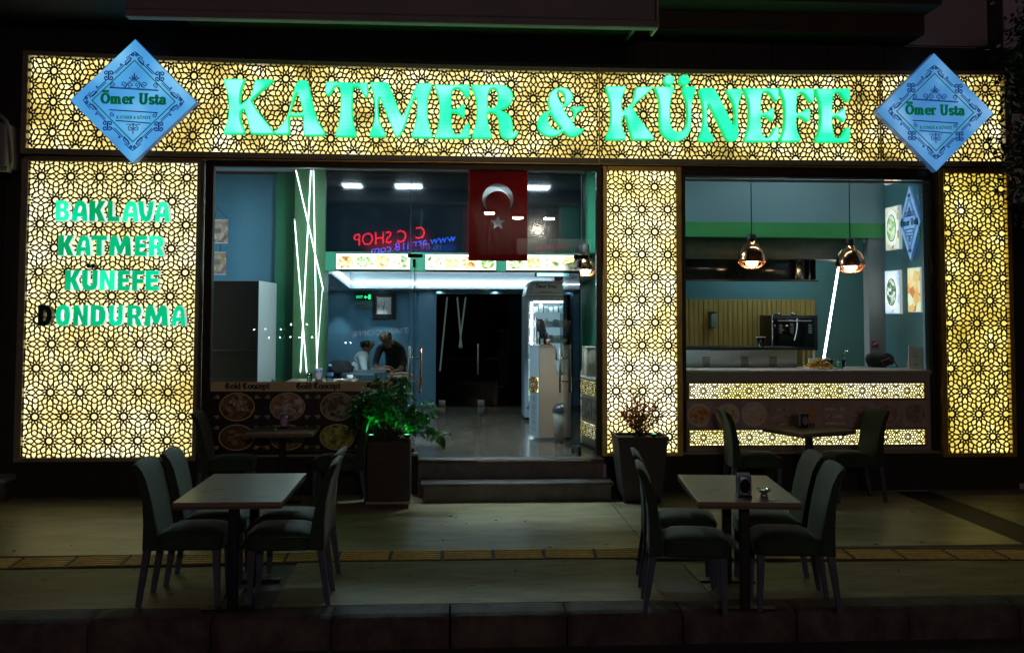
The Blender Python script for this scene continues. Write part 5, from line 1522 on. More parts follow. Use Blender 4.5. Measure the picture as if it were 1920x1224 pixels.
for i in range(n):
    a, b = 4.36 + .34 * i / n, 4.36 + .34 * (i + 1) / n
    f = lambda x: 12.485 + .012 * math.sin(x * 61) + .006 * math.sin(x * 23)
    sheet.face([(a, f(a), 2.41), (b, f(b), 2.41), (b, f(b), 2.66), (a, f(a), 2.66)], 0, True)
    sheet.face([(a, f(a) + .002, 2.41), (a, f(a) + .002, 2.66), (b, f(b) + .002, 2.66), (b, f(b) + .002, 2.41)], 0, True)
sheet.build('film_sheet', film, hd_)
led((5.225, 13.0, 2.70), (4.985, 13.0, 1.36), 'single bright tube leaning behind the right pendant lamp', .014, EM('led_tube_right', (.85, .93, 1.0), 16), None)
# warm lamps over the counter
def pendant(x, y, zrim, lab, ztop):
    t = thing('pendant_lamp', lab, 'pendant lamp', (x, y, zrim), 'copper pendant lamps')
    shd_ = MB().lathe([(.168, .0), (.172, .006), (.17, .03), (.160, .085), (.135, .145), (.095, .19), (.055, .215), (.05, .24), (.045, .245)], (x, y, zrim), 28)
    shd = shd_.build('shade', copper, t)
    MB().lathe([(.163, .003), (.155, .08), (.13, .14), (.09, .185), (.0, .2)], (x, y, zrim), 28).build('shade_lining', M('lamp_lining', (.75, .5, .35), .35, .3), shd)
    MB().lathe([(.05, .24), (.053, .25), (.053, .315), (.04, .33), (.0, .33)], (x, y, zrim), 18).build('socket', steelblack, t)
    MB().tube((x, y, zrim + .33), (x, y, ztop), .006, n=6).build('cable', ink, t)
    MB().sphere((x, y, zrim + .0), .072, .072, .075, 16, 12).build('bulb', EM('warm_bulb', (1.0, .70, .40), 34), t)
    cg = MB()
    for k in range(14):
        a = 2 * math.pi * k / 14
        cg.path([(x + .165 * math.cos(a), y + .165 * math.sin(a), zrim - .002), (x + .13 * math.cos(a), y + .13 * math.sin(a), zrim - .052), (x + .06 * math.cos(a), y + .06 * math.sin(a), zrim - .085)], .004, 5)
    for r_, z in ((.166, -.003), (.13, -.052), (.06, -.085)):
        cg.path([(x + r_ * math.cos(2 * math.pi * k / 20), y + r_ * math.sin(2 * math.pi * k / 20), zrim + z) for k in range(21)], .004, 5)
    cg.build('wire_guard', copper, shd)
    return t
pendant(3.592, 11.6, 2.585, 'copper pendant lamp with wire guard nearer the lattice pillar', 4.05)
pendant(4.79, 11.6, 2.54, 'copper pendant lamp with wire guard in front of the leaning tube', 4.05)
pendant(1.765, 12.8, 2.525, 'copper pendant lamp half hidden behind the door frame', 3.8)
# ceiling light over the counter
t = thing('counter_light', 'flat white light above the counter behind the fascia', 'ceiling light', (4.1, 11.2, 4.0))
MB().box(3.3, 4.9, 11.10, 11.34, 4.035, 4.049).build('frame', white, t)
MB().box(3.32, 4.88, 11.12, 11.32, 4.025, 4.034).build('diffuser', EM('counter_light_face', (.78, .95, 1.0), 24), t)

# lit pictures on the side wall
def wallpic(y0, y1, z0, z1, cols, lab, plate_=None, e=.95):
    t = thing('lit_picture', lab, 'lit picture', (5.45, (y0 + y1) / 2, z0), 'lit food pictures on the side wall')
    MB().box(5.415, 5.45, y0, y1, z0, z1).build('light_frame', EM('picture_edge', (.7, .8, .82), .45), t)
    MB().box(5.408, 5.414, y0 + .012, y1 - .012, z0 + .012, z1 - .012).build('print', FOOD('lit_print', cols, 9, e), t)
    if plate_:
        m = MB()
        rr = min(y1 - y0, z1 - z0) / 2 - .03
        m.disc((y0 + y1) / 2, (z0 + z1) / 2, rr, (z1 - z0) / 2 - .05, 0, 26, 0, .002)
        m.disc((y0 + y1) / 2, (z0 + z1) / 2, rr * .72, ((z1 - z0) / 2 - .05) * .72, -.002, 26, 1, .002)
        m.ring((y0 + y1) / 2, (z0 + z1) / 2, rr * .78, ((z1 - z0) / 2 - .05) * .78, .012, -.003, 26, 2, .002)
        m.xf(Matrix(((0, 1, 0, 5.404), (1, 0, 0, 0), (0, 0, 1, 0), (0, 0, 0, 1))))
        m.build('plate_print', [EM('print_plate', (.88, .95, .84), 1.05), FOOD('print_food', plate_, 26, .9), ink], t)
wallpic(11.64, 12.01, 2.75, 3.28, [(.28, .10, .05), (.6, .55, .4), (.8, .85, .7)], 'lit picture of a pale round dish, left of the small diamond sign', [(.20, .38, .10), (.6, .8, .45), (.85, .95, .75)])
wallpic(11.66, 12.05, 1.97, 2.498, [(.30, .45, .75), (.6, .75, .95), (.8, .9, 1)], 'lit picture of a speckled dessert on blue, lower left one', [(.02, .06, .03), (.25, .4, .3), (.85, .95, .9)])
wallpic(11.12, 11.44, 1.99, 2.51, [(.40, .09, .03), (.75, .45, .15), (.75, .9, .65)], 'lit picture in red and yellow beneath the small diamond sign')
wallpic(11.64, 12.02, 3.565, 4.0, [(.45, .10, .05), (.8, .5, .4), (.8, .7, .6)], 'lit red picture cut by the top of the counter window')
ds2 = diamond('diamond_sign', 'small blue diamond sign on the side wall inside the counter window', 0, 0, .27, .44, 0, LIT('diamond_face_small', [(.3, (.10, .30, .72)), (.6, (.2, .45, .92))], .85, 3), simple=True, thick=.03)
ds2.rotation_euler.z = R(-90)
ds2.location = (5.40, 11.335, 2.595)

# things on the counter and behind it
bm_ = thing('bain_marie', 'long stainless steel food warmer standing on the counter', 'food warmer', (3.4, 11.6, 1.3))
MB().rbox(2.63, 4.11, 11.55, 12.0, 1.31, 1.545, .006, 1).build('body', steel, bm_)
MB().rbox(2.63, 4.115, 11.53, 12.02, 1.547, 1.572, .004, 1).build('top_rim', steelblack, bm_)
for cx in (2.74, 3.02, 3.48, 3.82):
    v = MB()
    for k in range(5):
        v.rbox(cx - .045, cx + .045, 11.543, 11.549, 1.355 + k * .024, 1.365 + k * .024, .002, 1)
    v.build('vent', steelblack, bm_)
put_text(MB(), 'JAL', 3.40, 11.545, 1.470, .06, sx=1.25).build('lettering', M('pale_lettering', (.88, .9, .9), .4), bm_)
m = MB()
m.rbox(2.63, 2.86, 12.3, 12.6, .4, 1.3, .01, 1)
pc = thing('plastic_cup', 'clear plastic cup on the rim of the steel warmer', 'cup', (3.70, 11.62, 1.57))
MB().lathe([(.0, .0), (.035, .0), (.05, .11), (.056, .115), (.05, .118), (.034, .004)], (3.70, 11.62, 1.573), 18).build('cup_body', glassin, pc)
MB().lathe([(.054, .112), (.058, .116), (.054, .121)], (3.70, 11.62, 1.573), 18).build('rim', white, pc)
ov = thing('pastry_oven', 'black glass fronted oven in front of the oak panelling', 'oven', (4.85, 13.7, 1.3))
MB().rbox(4.47, 5.12, 13.55, 14.1, 1.46, 1.94, .01, 2).build('body', steelblack, ov)
ovd = MB().rbox(4.50, 5.06, 13.535, 13.549, 1.50, 1.90, .004, 1).build('door_glass', blackglass, ov)
MB().rbox(4.462, 4.478, 13.53, 13.56, 1.44, 1.945, .004, 1).build('side_trim', chrome, ov)
MB().tube((4.54, 13.52, 1.865), (5.02, 13.52, 1.865), .008, n=8).build('door_handle', steel, ovd)
for x in (4.56, 4.72, 4.98):
    v = MB()
    for k in range(6):
        v.rbox(x, x + .05, 13.528, 13.534, 1.70 + k * .022, 1.705 + k * .022, .001, 1)
    v.build('vent', steel, ov)
MB().box(4.5, 4.53, 13.6, 13.63, .4, 1.459).box(5.06, 5.09, 13.6, 13.63, .4, 1.459).box(4.5, 4.53, 14.0, 14.03, .4, 1.459).box(5.06, 5.09, 14.0, 14.03, .4, 1.459).build('stand', steel, ov)
for x, r_ in ((4.60, .05), (4.83, .04)):
    MB().lathe([(0, 0), (r_, 0), (r_ * 1.1, .035), (r_, .035), (0, .01)], (x, 13.7, 1.941), 14).build('pan', chrome, ov)
pt = thing('towel_dispenser', 'small grey paper dispenser on the oak panelling', 'dispenser', (3.82, 14.2, 1.75))
MB().rbox(3.775, 3.865, 14.17, 14.258, 1.755, 1.96, .02, 3).build('body', M('dispenser_grey', (.22, .28, .28), .35), pt)
MB().rbox(3.772, 3.868, 14.168, 14.258, 1.962, 1.99, .01, 2).build('lid', steelblack, pt)
# baklava heap: every piece its own
bk = thing('baklava_plate', 'white plate heaped with golden baklava on the counter', 'plate', (4.24, 11.2, 1.338))
MB().rbox(4.08, 4.44, 11.08, 11.32, 1.339, 1.352, .004, 2).build('plate', white, bk)
piece = MB().rbox(-.022, .022, -.018, .018, 0, .022, .006, 2)
piece0 = None
bakm = M('baklava_gold', (.75, .38, .05), .35, 0, .35, 60, .4, 120)
lvl = [(7, 4), (6, 3), (5, 3), (3, 2), (1, 1)]
for L_, (nx, ny) in enumerate(lvl):
    for i in range(nx):
        for j in range(ny):
            if piece0 is None:
                piece0 = piece.build('baklava_piece', bakm, bk, local=True); o = piece0
            else:
                o = piece0.copy(); COL.objects.link(o)
            o.location = ((i - (nx - 1) / 2) * .043 + .0 + rnd.uniform(-.004, .004), (j - (ny - 1) / 2) * .042 + rnd.uniform(-.004, .004), .0145 + L_ * .022)
            o.rotation_euler = (rnd.uniform(-.15, .15), rnd.uniform(-.15, .15), rnd.uniform(-.5, .5))
mc = thing('menu_card', 'cream folded menu card leaning at the right end of the counter', 'menu card', (5.33, 11.1, 1.34))
m = MB().rbox(-.085, .085, -.004, .004, 0, .27, .002, 1, sm=False); m.xf(Matrix.Rotation(R(-12), 4, 'X') @ Matrix.Rotation(R(7), 4, 'Y')); m.build('front_board', M('card_cream', (.80, .69, .56), .5, 0, .05), mc, local=True)
m = MB().rbox(-.085, .085, -.004, .004, 0, .27, .002, 1, sm=False); m.xf(Matrix.Translation((.03, .12, 0)) @ Matrix.Rotation(R(12), 4, 'X') @ Matrix.Rotation(R(7), 4, 'Y')); m.build('rear_board', beige, mc, local=True)
m = MB()
m.stroke([(0, .20), (.035, .15), (0, .10), (-.035, .15), (0, .20)], .003, -.006).stroke([(-.02, .15), (.02, .15)], .006, -.006)
m.stroke(spiral(-.012, .055, .012, 1.2, 0, 1, 8), .003, -.006).stroke(spiral(.012, .055, .012, 1.2, 3.1, -1, 8), .003, -.006).stroke([(0, .03), (0, .09)], .003, -.006)
m.xf(Matrix.Rotation(R(-12), 4, 'X') @ Matrix.Rotation(R(7), 4, 'Y')); m.build('printed_emblem', ink, mc, local=True)
bm = bmesh.new(); bmesh.ops.create_icosphere(bm, subdivisions=3, radius=1)
for v in bm.verts:
    q = v.co.copy(); k = 1 + .3 * noise.noise(q * 1.6 + Vector((3, 1, 2))) + .1 * noise.noise(q * 5)
    v.co = Vector((5.10 + q.x * .16 * k, 11.55 + q.y * .1 * k, 1.43 + max(-.09, q.z * .10 * k)))
MB().bm(bm).build('black_bag', bagm, label='crumpled black bag lying on the counter near the menu card', cat='bag')
m = MB(); m.path([(5.10, 11.38, 1.345), (5.05, 11.36, 1.42), (5.15, 11.36, 1.46), (5.22, 11.38, 1.40), (5.25, 11.38, 1.345)], .008, 8)
m.build('bag_strap', M('strap_red', (.12, .02, .015), .6), label='dark red strap loop lying before the black bag', cat='strap')
fsn = thing('fire_sign', 'small red fire sign with white arrow on the kitchen column', 'sign', (5.33, 12.12, 1.33))
MB().box(5.27, 5.40, 12.125, 12.139, 1.34, 1.50).build('board', M('sign_red', (.40, .02, .02), .4), fsn)
m = MB().stroke([(5.335, 1.365), (5.335, 1.43)], .022, 12.122).stroke([(5.315, 1.42), (5.335, 1.45), (5.355, 1.42)], .018, 12.122).stroke([(5.30, 1.478), (5.37, 1.478)], .01, 12.122)
m.build('arrow', white, fsn)
MB().box(5.27, 5.345, 12.125, 12.139, 1.56, 1.63).build('upper_board', M('sign_red2', (.32, .03, .03), .4), fsn)
MB().stroke([(5.28, 1.585), (5.33, 1.61)], .012, 12.122).build('upper_mark', white, fsn)
sk = thing('tap', 'thin curved steel tap behind the counter', 'tap', (4.87, 12.0, 1.34))
MB().path([(4.86, 12.0, 1.34), (4.855, 12.0, 1.46), (4.865, 11.98, 1.51), (4.89, 11.95, 1.515), (4.90, 11.94, 1.50)], .011, 8).build('spout', chrome, sk)
MB().lathe([(0, 0), (.03, 0), (.025, .02), (0, .03)], (4.86, 12.0, 1.32), 12).build('base', chrome, sk)
MB().rbox(4.2, 5.2, 11.8, 12.12, .4, 1.318, .004, 1).build('back_counter', greywhite, label='low pale cupboard block behind the serving counter', cat='cupboard')
by = thing('glass_bowls', 'stack of greenish glass bowls beside the baklava', 'bowls', (4.45, 11.4, 1.338))
for k in range(3):
    MB().lathe([(0, .0), (.07, .0), (.125, .045), (.12, .045), (.068, .005)], (4.50, 11.35, 1.34 + k * .025), 22).build('bowl', GLASS('green_glass', (.55, .80, .70), 1.5), by)
MB().rbox(4.20, 4.46, 11.40, 11.44, 1.339, 1.45, .004, 1).build('glass_guard', M('pale_guard', (.45, .55, .52), .3), label='pale low sneeze guard standing behind the baklava', cat='guard')

# ================================================================== flag
fg = thing('flag', 'red flag with white crescent and star hanging inside the glass front', 'flag', (.55, 11.05, 2.56))
fx0, fx1, fz0, fz1 = .220, .878, 2.556, 3.56
m = MB()
NX, NZ = 90, 120
yf_ = lambda u, v: 11.06 + .010 * math.sin(u * 9 + v * 2) * (1 - v) + .006 * math.sin(u * 23) * (1 - v)
zf_ = lambda u, v: fz0 + (fz1 - fz0) * v - .010 * math.sin(u * 3.1) * (1 - v)
cx, cz = .545, 3.235
e = []
for k in range(33):
    a = R(-48.9 + 277.8 * k / 32)
    e.append((cx + .172 * math.cos(a), cz + .172 * math.sin(a)))
for k in range(33):
    a = R(216.2 - 252.4 * k / 32)
    e.append((cx + .14 * math.cos(a), cz - .047 + .14 * math.sin(a)))
star_ = [(.545 + (.083 if k % 2 == 0 else .034) * math.sin(k * math.pi / 5), 2.97 + (.083 if k % 2 == 0 else .034) * math.cos(k * math.pi / 5)) for k in range(10)]
def inside(p, x, z):
    c = False
    for i in range(len(p)):
        (x0, z0), (x1, z1) = p[i - 1], p[i]
        if (z0 > z) != (z1 > z) and x < (x1 - x0) * (z - z0) / (z1 - z0) + x0:
            c = not c
    return c
def in_emblem(u, v):
    x, z = fx0 + (fx1 - fx0) * u, fz0 + (fz1 - fz0) * v
    return inside(e, x, z) or inside(star_, x, z)
for d in (0, .004):
    for i in range(NX):
        for j in range(NZ):
            c = [(i / NX, j / NZ), ((i + 1) / NX, j / NZ), ((i + 1) / NX, (j + 1) / NZ), (i / NX, (j + 1) / NZ)]
            if all(in_emblem(u, v) for u, v in c):
                continue
            m.face([(fx0 + (fx1 - fx0) * u, yf_(u, v) + d, zf_(u, v)) for u, v in c], 0, True)
m.build('cloth', flagred, fg)
MB().box(fx0, fx1, 11.058, 11.075, 2.548, 2.565).build('hem_bar', M('hem_gold', (.25, .10, .03), .6), fg)
em = MB().plate(e, [], 11.036, 11.086)
sx_, sz_ = .545, 2.97
em.plate([(sx_ + (.083 if k % 2 == 0 else .034) * math.sin(k * math.pi / 5), sz_ + (.083 if k % 2 == 0 else .034) * math.cos(k * math.pi / 5)) for k in range(10)], [], 11.036, 11.086)
em.build('crescent_and_star', flagwhite, fg)

# ================================================================== menu poster on the left window
po = thing('menu_poster', 'black menu poster with gold band and oval food pictures below the left window', 'poster', (-1.4, 10.92, .48))
PX0, PX1 = -2.54, -.60
MB().box(PX0, PX1, 10.925, 10.938, .49, 1.118).build('black_board', posterblack, po)
MB().box(PX0, PX1, 10.924, 10.938, 1.12, 1.222).build('gold_band', goldband, po)
for xs in (-2.385, -1.63, -.875):
    t2 = MB()
    pen_text(t2, 'Gold Concept', xs - .0, 1.148, .062, 10.9225, .13, .24)
    t2.build('band_lettering', ink, po)
MB().box(PX0, PX1, 10.90, 10.94, .462, .488).build('lower_ledge', alum, po)
foods = [[tuple(min(.8, c * 2.2) for c in k_) for k_ in t_] for t_ in [[(.03, .015, .01), (.16, .08, .04), (.24, .23, .12)], [(.17, .06, .03), (.20, .17, .09), (.36, .36, .38)], [(.02, .03, .01), (.10, .12, .06), (.2, .2, .18)],
         [(.10, .035, .012), (.05, .03, .02), (.07, .05, .035)], [(.04, .04, .01), (.12, .13, .03), (.18, .16, .08)], [(.05, .08, .01), (.16, .22, .03), (.3, .3, .08)]]]
for i, (cx, cz) in enumerate([(-2.255, .955), (-1.72, .955), (-1.185, .955), (-2.255, .63), (-1.72, .63), (-1.185, .63)]):
    m = MB()
    rz = .148 if i < 3 else .135
    m.disc(cx, cz, .172, rz - .012, 10.9215, 30, 0, .003)
    for j in range(9):
        a, r_ = rnd.uniform(0, 6.28), rnd.uniform(.02, .11)
        m.disc(cx + r_ * math.cos(a), cz + .7 * r_ * math.sin(a), rnd.uniform(.02, .05), rnd.uniform(.012, .03), 10.9210 - j * .0002, 11, 1, .001)
    ovp = m.build('oval_picture', [FOOD('poster_food', foods[i], 22), FOOD('poster_food_bits', foods[(i + 1) % 6] if i not in (1, 5) else foods[i], 34)], po)
    g = MB().ring(cx, cz, .188, rz + .004, .011, 10.917, 40, 0, .005)
    for sx in (-1, 1):
        for sz in (-1, 1):
            g.stroke(spiral(cx + sx * .205, cz + sz * .105, .022, 1.3, 0 if sx > 0 else math.pi, sx * sz, 10), .006, 10.92)
            g.stroke([(cx + sx * .19, cz + sz * .09), (cx + sx * .25, cz + sz * .10)], .005, 10.92)
    g.build('oval_frame', goldline, ovp)

# ================================================================== chairs
def make_chair(label, group):
    t = thing('upholstered_chair', label, 'chair', (0, 0, 0), group)
    # backrest: side profile swept over the width, rolled backwards at the top
    prof = [(-.265, .375), (-.262, .55), (-.272, .70), (-.300, .84), (-.338, .935), (-.345, .953), (-.335, .963), (-.318, .962), (-.288, .935), (-.245, .84), (-.205, .70), (-.178, .56), (-.165, .47), (-.165, .375)]
    n = len(prof)
    ys = [-.212, -.206, -.19, -.10, 0, .10, .19, .206, .212]
    m = MB()
    for y in ys:
        e = max(0, abs(y) - .19) / .022
        for (x, z) in prof:
            cx_, k = -.225, 1 - .16 * e * e
            dip = -.012 * (abs(y) / .21) ** 3 if z > .9 else 0
            xx = cx_ + (x - cx_) * k + (0 if z < .6 else (x - cx_) * 0)
            m.v.append((xx + (.006 * (1 - (y / .21) ** 2) if x > -.25 and z > .5 else 0) * -1, y, z + dip - (.008 * e if z > .9 else 0)))
    for i in range(len(ys) - 1):
        for k in range(n):
            a, b = i * n + k, i * n + (k + 1) % n
            m.f.append((a, b, b + n, a + n)); m.m.append(0); m.sm.append(True)
    m.f.append(tuple(reversed(range(n)))); m.m.append(0); m.sm.append(False)
    m.f.append(tuple((len(ys) - 1) * n + k for k in range(n))); m.m.append(0); m.sm.append(False)
    m.build('backrest', fabric, t, local=True)
    # seat: box with a crowned cushion
    bm = bmesh.new()
    bmesh.ops.create_cube(bm, size=1)
    for v in bm.verts:
        v.co = (.05 + v.co.x * .43, v.co.y * .424, .43 + v.co.z * .11)
    bmesh.ops.subdivide_edges(bm, edges=bm.edges[:], cuts=5, use_grid_fill=True)
    for v in bm.verts:
        if v.co.z > .46:
            u, w = (v.co.x - .05) / .215, v.co.y / .212
            v.co.z += .032 * (1 - u ** 4) * (1 - w ** 4) - .012 * max(abs(u), abs(w)) ** 8
        u, w = (v.co.x - .05) / .215, v.co.y / .212
        if abs(u) > .9 and abs(w) > .9:
            v.co.x -= .010 * (1 if u > 0 else 0); v.co.y -= .010 * (1 if w > 0 else -1)
    sto = MB().bm(bm).build('seat', fabric, t, local=True)
    seam = MB().path([(-.16, -.2135, .462), (.262, -.2135, .462), (.266, -.20, .462), (.266, .20, .462), (.262, .2135, .462), (-.16, .2135, .462)], .0035, 5)
    seam.build('piping', fabric, sto, local=True)
    for sy in (-1, 1):
        for (xt, xb, h) in ((-.235, -.290, 0), (.225, .235, 0)):
            m = MB()
            a, b = .024, .016
            m.raw([(xt - a, sy * .175 - a, .376), (xt + a, sy * .175 - a, .376), (xt + a, sy * .175 + a, .376), (xt - a, sy * .175 + a, .376),
                   (xb - b, sy * .17 - b, .001), (xb + b, sy * .17 - b, .001), (xb + b, sy * .17 + b, .001), (xb - b, sy * .17 + b, .001)],
                  [(0, 1, 2, 3), (7, 6, 5, 4), (0, 4, 5, 1), (1, 5, 6, 2), (2, 6, 7, 3), (3, 7, 4, 0)])
            m.build('leg', legwood, t, local=True)
    return t
G1, G2 = 'chairs around the pavement tables', 'chairs at the tables against the shopfront'
first = make_chair('green chair at the bare kerbside table', G1)
PLACES = [
 (-1.785, 7.15, 0, None, G1),
 (-1.745, 7.66, 2, 'green chair at the bare table, on its lattice panel side, farther from the road', G1),
 (-1.095, 7.11, 181, 'green chair at the bare table, with its back to the steps, nearest the road', G1),
 (-1.115, 7.60, 178, 'green chair at the bare table, back to the steps, farther from the road', G1),
 (1.63, 6.78, -9, 'green chair nearest the road beside the blue grey napkin box table, steps side', G1),
 (1.715, 7.40, -8, 'green chair farther from the road at the blue grey napkin box table, steps side', G1),
 (2.345, 6.79, 173, 'green chair nearest the road on the footed ashtray side of its table', G1),
 (2.405, 7.33, 174, 'green chair half hidden behind the ashtray side chair, facing the steps', G1),
 (3.225, 10.44, -3, 'olive lit chair before the counter with its back to the small red plant', G2),
 (4.30, 10.46, 184, 'olive lit chair before the counter facing the red plant', G2),
 (-2.235, 10.44, 2, 'dark chair beside the menu poster with its back against the widest lattice panel', G2),
 (-1.10, 10.42, 180, 'dark chair beside the menu poster partly behind the tall planter', G2),
]
for x, y, a, lab, g in PLACES:
    o = first if lab is None else copy_tree(first)
    o.location = (x, y, 0); o.rotation_euler.z = R(a)
    if lab: o['label'] = lab
    o['group'] = g
first['label'] = 'green chair at the bare table, on its lattice panel side, nearest the road'

# ================================================================== tables
def table(x, y, w, d, rz, lab, double):
    t = thing('cafe_table', lab, 'table', (x, y, 0), 'pavement cafe tables', R(rz))
    MB().rbox(-w / 2, w / 2, -d / 2, d / 2, .722, .75, .003, 1, sm=False).build('table_top', woodtop, t, local=True)
    MB().box(-w / 2 + .002, w / 2 - .002, -d / 2 + .002, d / 2 - .002, .705, .7215).build('edge_board', woodedge, t, local=True)
    ys = (-d * .30, d * .33) if double else (0,)
    for yy in ys:
        MB().rbox(-.032, .032, yy - .032, yy + .032, .012, .70, .006, 1, sm=False).build('column', steelblack, t, local=True)
        MB().rbox(-.20, .20, yy - .045, yy + .045, .0, .014, .004, 1, sm=False).build('foot_plate', steelblack, t, local=True)
        if not double:
            MB().rbox(-.045, .045, yy - .20, yy + .20, .0145, .024, .004, 1, sm=False).build('foot_plate', steelblack, t, local=True)
        MB().box(-.16, .16, yy - .03, yy + .03, .696, .7045).build('top_bracket', steelblack, t, local=True)
    if double:
        MB().rbox(-.018, .018, ys[0] + .033, ys[1] - .033, .33, .37, .004, 1, sm=False).build('stretcher', steelblack, t, local=True)
    return t
table(-1.425, 7.215, .70, 1.15, 0, 'bare kerbside table with nothing on its wooden top', True)
table(2.037, 7.02, .675, 1.09, -6, 'kerbside table holding the dark napkin box and glass ashtray', True)
table(3.84, 10.46, .74, .62, 24, 'small table before the counter with a napkin box and toothpick holder', False)
table(-1.71, 10.57, .68, .60, 0, 'small table before the menu poster with a pink faced napkin box', False)

# napkin boxes, ashtrays, toothpick holder
def napkin(x, y, z, rz, body, face, lab):
    t = thing('napkin_box', lab, 'napkin box', (x, y, z), 'napkin boxes on the tables', R(rz))
    MB().rbox(-.048, .048, -.055, .055, .002, .012, .003, 1).build('base', steelblack, t, local=True)
    MB().rbox(-.045, .045, -.05, -.028, .0125, .145, .010, 2).rbox(-.045, .045, .028, .05, .0125, .145, .010, 2).build('side_shells', body, t, local=True)
    ofc = MB().plate(ell(0, .075, .034, .048, 0, 345, 23), [], -.0535, -.0505, .001)
    ofc = ofc.build('oval_face', face, t, local=True)
    MB().ring(0, .075, .038, .052, .004, -.0525, 26, 0, .003).build('oval_rim', chrome, ofc, local=True)
    m = MB()
    for k in range(8):
        yy = -.024 + k * .0065
        m.box(-.040, .040, yy, yy + .003, .013, .148 + rnd.uniform(0, .012))
    m.build('napkins', M('napkin_blue_white', (.45, .50, .58), .8, 0, .2, 40), t, local=True, kind='stuff')
nb_ = M('napkin_box_blue', (.16, .22, .36), .3, .4, .15, 12)
napkin(2.00, 6.69, .75, -4, nb_, blackglass, 'blue grey napkin box with black oval on the kerbside table')
napkin(3.83, 10.62, .75, 12, M('napkin_box_black', (.03, .03, .035), .3, .2, .2, 12), M('oval_silver', (.45, .5, .6), .3, .5), 'black napkin box with silver oval on the table before the counter')
napkin(-1.72, 10.74, .75, 4, M('napkin_box_clear', (.14, .20, .42), .3, .2, .2, 12), M('oval_pink', (.55, .42, .50), .5), 'napkin box with pale pink oval on the table before the poster')
napkin(-1.555, 12.22, 1.135, 6, M('napkin_box_indoor', (.14, .20, .42), .3, .2, .2, 12), M('oval_rose', (.58, .46, .50), .5), 'napkin box with pink oval on the indoor table behind the glass')
gt = thing('drinking_glass', 'short clear glass with pale drink on the indoor table', 'glass', (-1.68, 12.25, 1.135))
MB().lathe([(.0, .0), (.032, .0), (.036, .09), (.033, .09), (.030, .006)], (-1.67, 12.22, 1.136), 16).build('glass_body', glassin, gt)
MB().lathe([(.0, .007), (.029, .007), (.032, .06), (0, .06)], (-1.67, 12.22, 1.136), 16).build('drink', M('pale_drink', (.5, .55, .45), .3), gt)
sa = thing('saucer', 'white saucer with spoon near the water bottle', 'saucer', (-1.30, 12.25, 1.136))
MB().lathe([(0, .0), (.05, .0), (.085, .02), (.08, .022), (0, .008)], (-1.28, 12.25, 1.137), 20).build('dish', white, sa)
MB().path([(-1.34, 12.2, 1.165), (-1.27, 12.25, 1.155), (-1.22, 12.28, 1.17)], [.004, .004, .011], 6).build('spoon', chrome, sa)
tg = thing('tea_glass', 'white cup standing at the end of the indoor table', 'cup', (-1.19, 12.25, 1.136))
MB().lathe([(0, 0), (.028, 0), (.038, .07), (.034, .07), (.026, .006)], (-1.185, 12.25, 1.137), 16).build('cup_body', white, tg)
MB().path([(-1.15, 12.25, 1.19), (-1.125, 12.25, 1.18), (-1.13, 12.25, 1.155), (-1.152, 12.25, 1.15)], .004, 6).build('handle', white, tg)
def ashtray(x, y, z, lab):
    t = thing('ashtray', lab, 'ashtray', (x, y, z), 'ashtrays on the tables')
    MB().lathe([(.0, .002), (.028, .002), (.024, .010), (.022, .028), (.045, .042), (.05, .05), (.046, .052), (.03, .046), (.0, .040)], (x, y, z), 22).build('bowl', chrome, t)
    for k in range(3):
        a = k * 2.09 + .4
        MB().rbox(x + .043 * math.cos(a) - .008, x + .043 * math.cos(a) + .008, y + .043 * math.sin(a) - .006, y + .043 * math.sin(a) + .006, z + .050, z + .058, .002, 1).build('rest', chrome, t)
ashtray(2.13, 6.66, .75, 'footed chrome ashtray beside the blue grey napkin box')
ashtray(-1.765, 10.50, .75, 'low chrome ashtray beside the pink faced napkin box')
tp = thing('toothpick_holder', 'small clear holder full of toothpicks beside the black napkin box', 'toothpick holder', (3.915, 10.56, .75))
MB().lathe([(0, .001), (.022, .001), (.024, .045), (.021, .045), (.02, .004)], (3.915, 10.56, .751), 14).build('cup', glassin, tp)
m = MB()
for k in range(14):
    a, r_ = rnd.uniform(0, 6.28), rnd.uniform(0, .015)
    m.tube((3.915 + r_ * math.cos(a), 10.56 + r_ * math.sin(a), .757), (3.915 + 2 * r_ * math.cos(a), 10.56 + 2 * r_ * math.sin(a), .827), .0014, n=4)
m.build('toothpicks', M('pale_wood', (.6, .5, .35), .6), tp, kind='stuff')

# ================================================================== planters
def leaf_mesh(name, L_, Wd, bend, mat):
    n = 6
    m = MB()
    for i in range(n + 1):
        t = i / n
        w = Wd * math.sin(math.pi * min(1, t * .93 + .05)) ** .8 * (1 - .25 * t)
        z = -bend * L_ * t * t
        m.v += [(L_ * t, -w, z + .25 * w), (L_ * t, 0, z), (L_ * t, w, z + .25 * w)]
    for i in range(n):
        for k in (0, 1):
            a = i * 3 + k
            m.f.append((a, a + 1, a + 4, a + 3)); m.m.append(0); m.sm.append(True)
    me = bpy.data.meshes.new(name)
    me.from_pydata(m.v, [], m.f)
    me.materials.append(mat)
    me.polygons.foreach_set('use_smooth', [True] * len(m.f))
    return me
gp_ = thing('potted_shrub', 'tall dark planter with a leafy shrub glowing green beside the steps', 'potted plant', (-.59, 10.40, 0))
MB().rbox(-.805, -.375, 10.19, 10.61, .055, .675, .006, 1, sm=False).build('planter_box', potwood, gp_)
MB().rbox(-.815, -.365, 10.18, 10.62, .05, .075, .004, 1, sm=False).build('base_strip', bronze, gp_)
MB().box(-.79, -.39, 10.2, 10.6, .0, .049).build('foot', potwood, gp_)
MB().rbox(-.79, -.39, 10.205, 10.595, .64, .685, .008, 1).build('soil', soil, gp_)
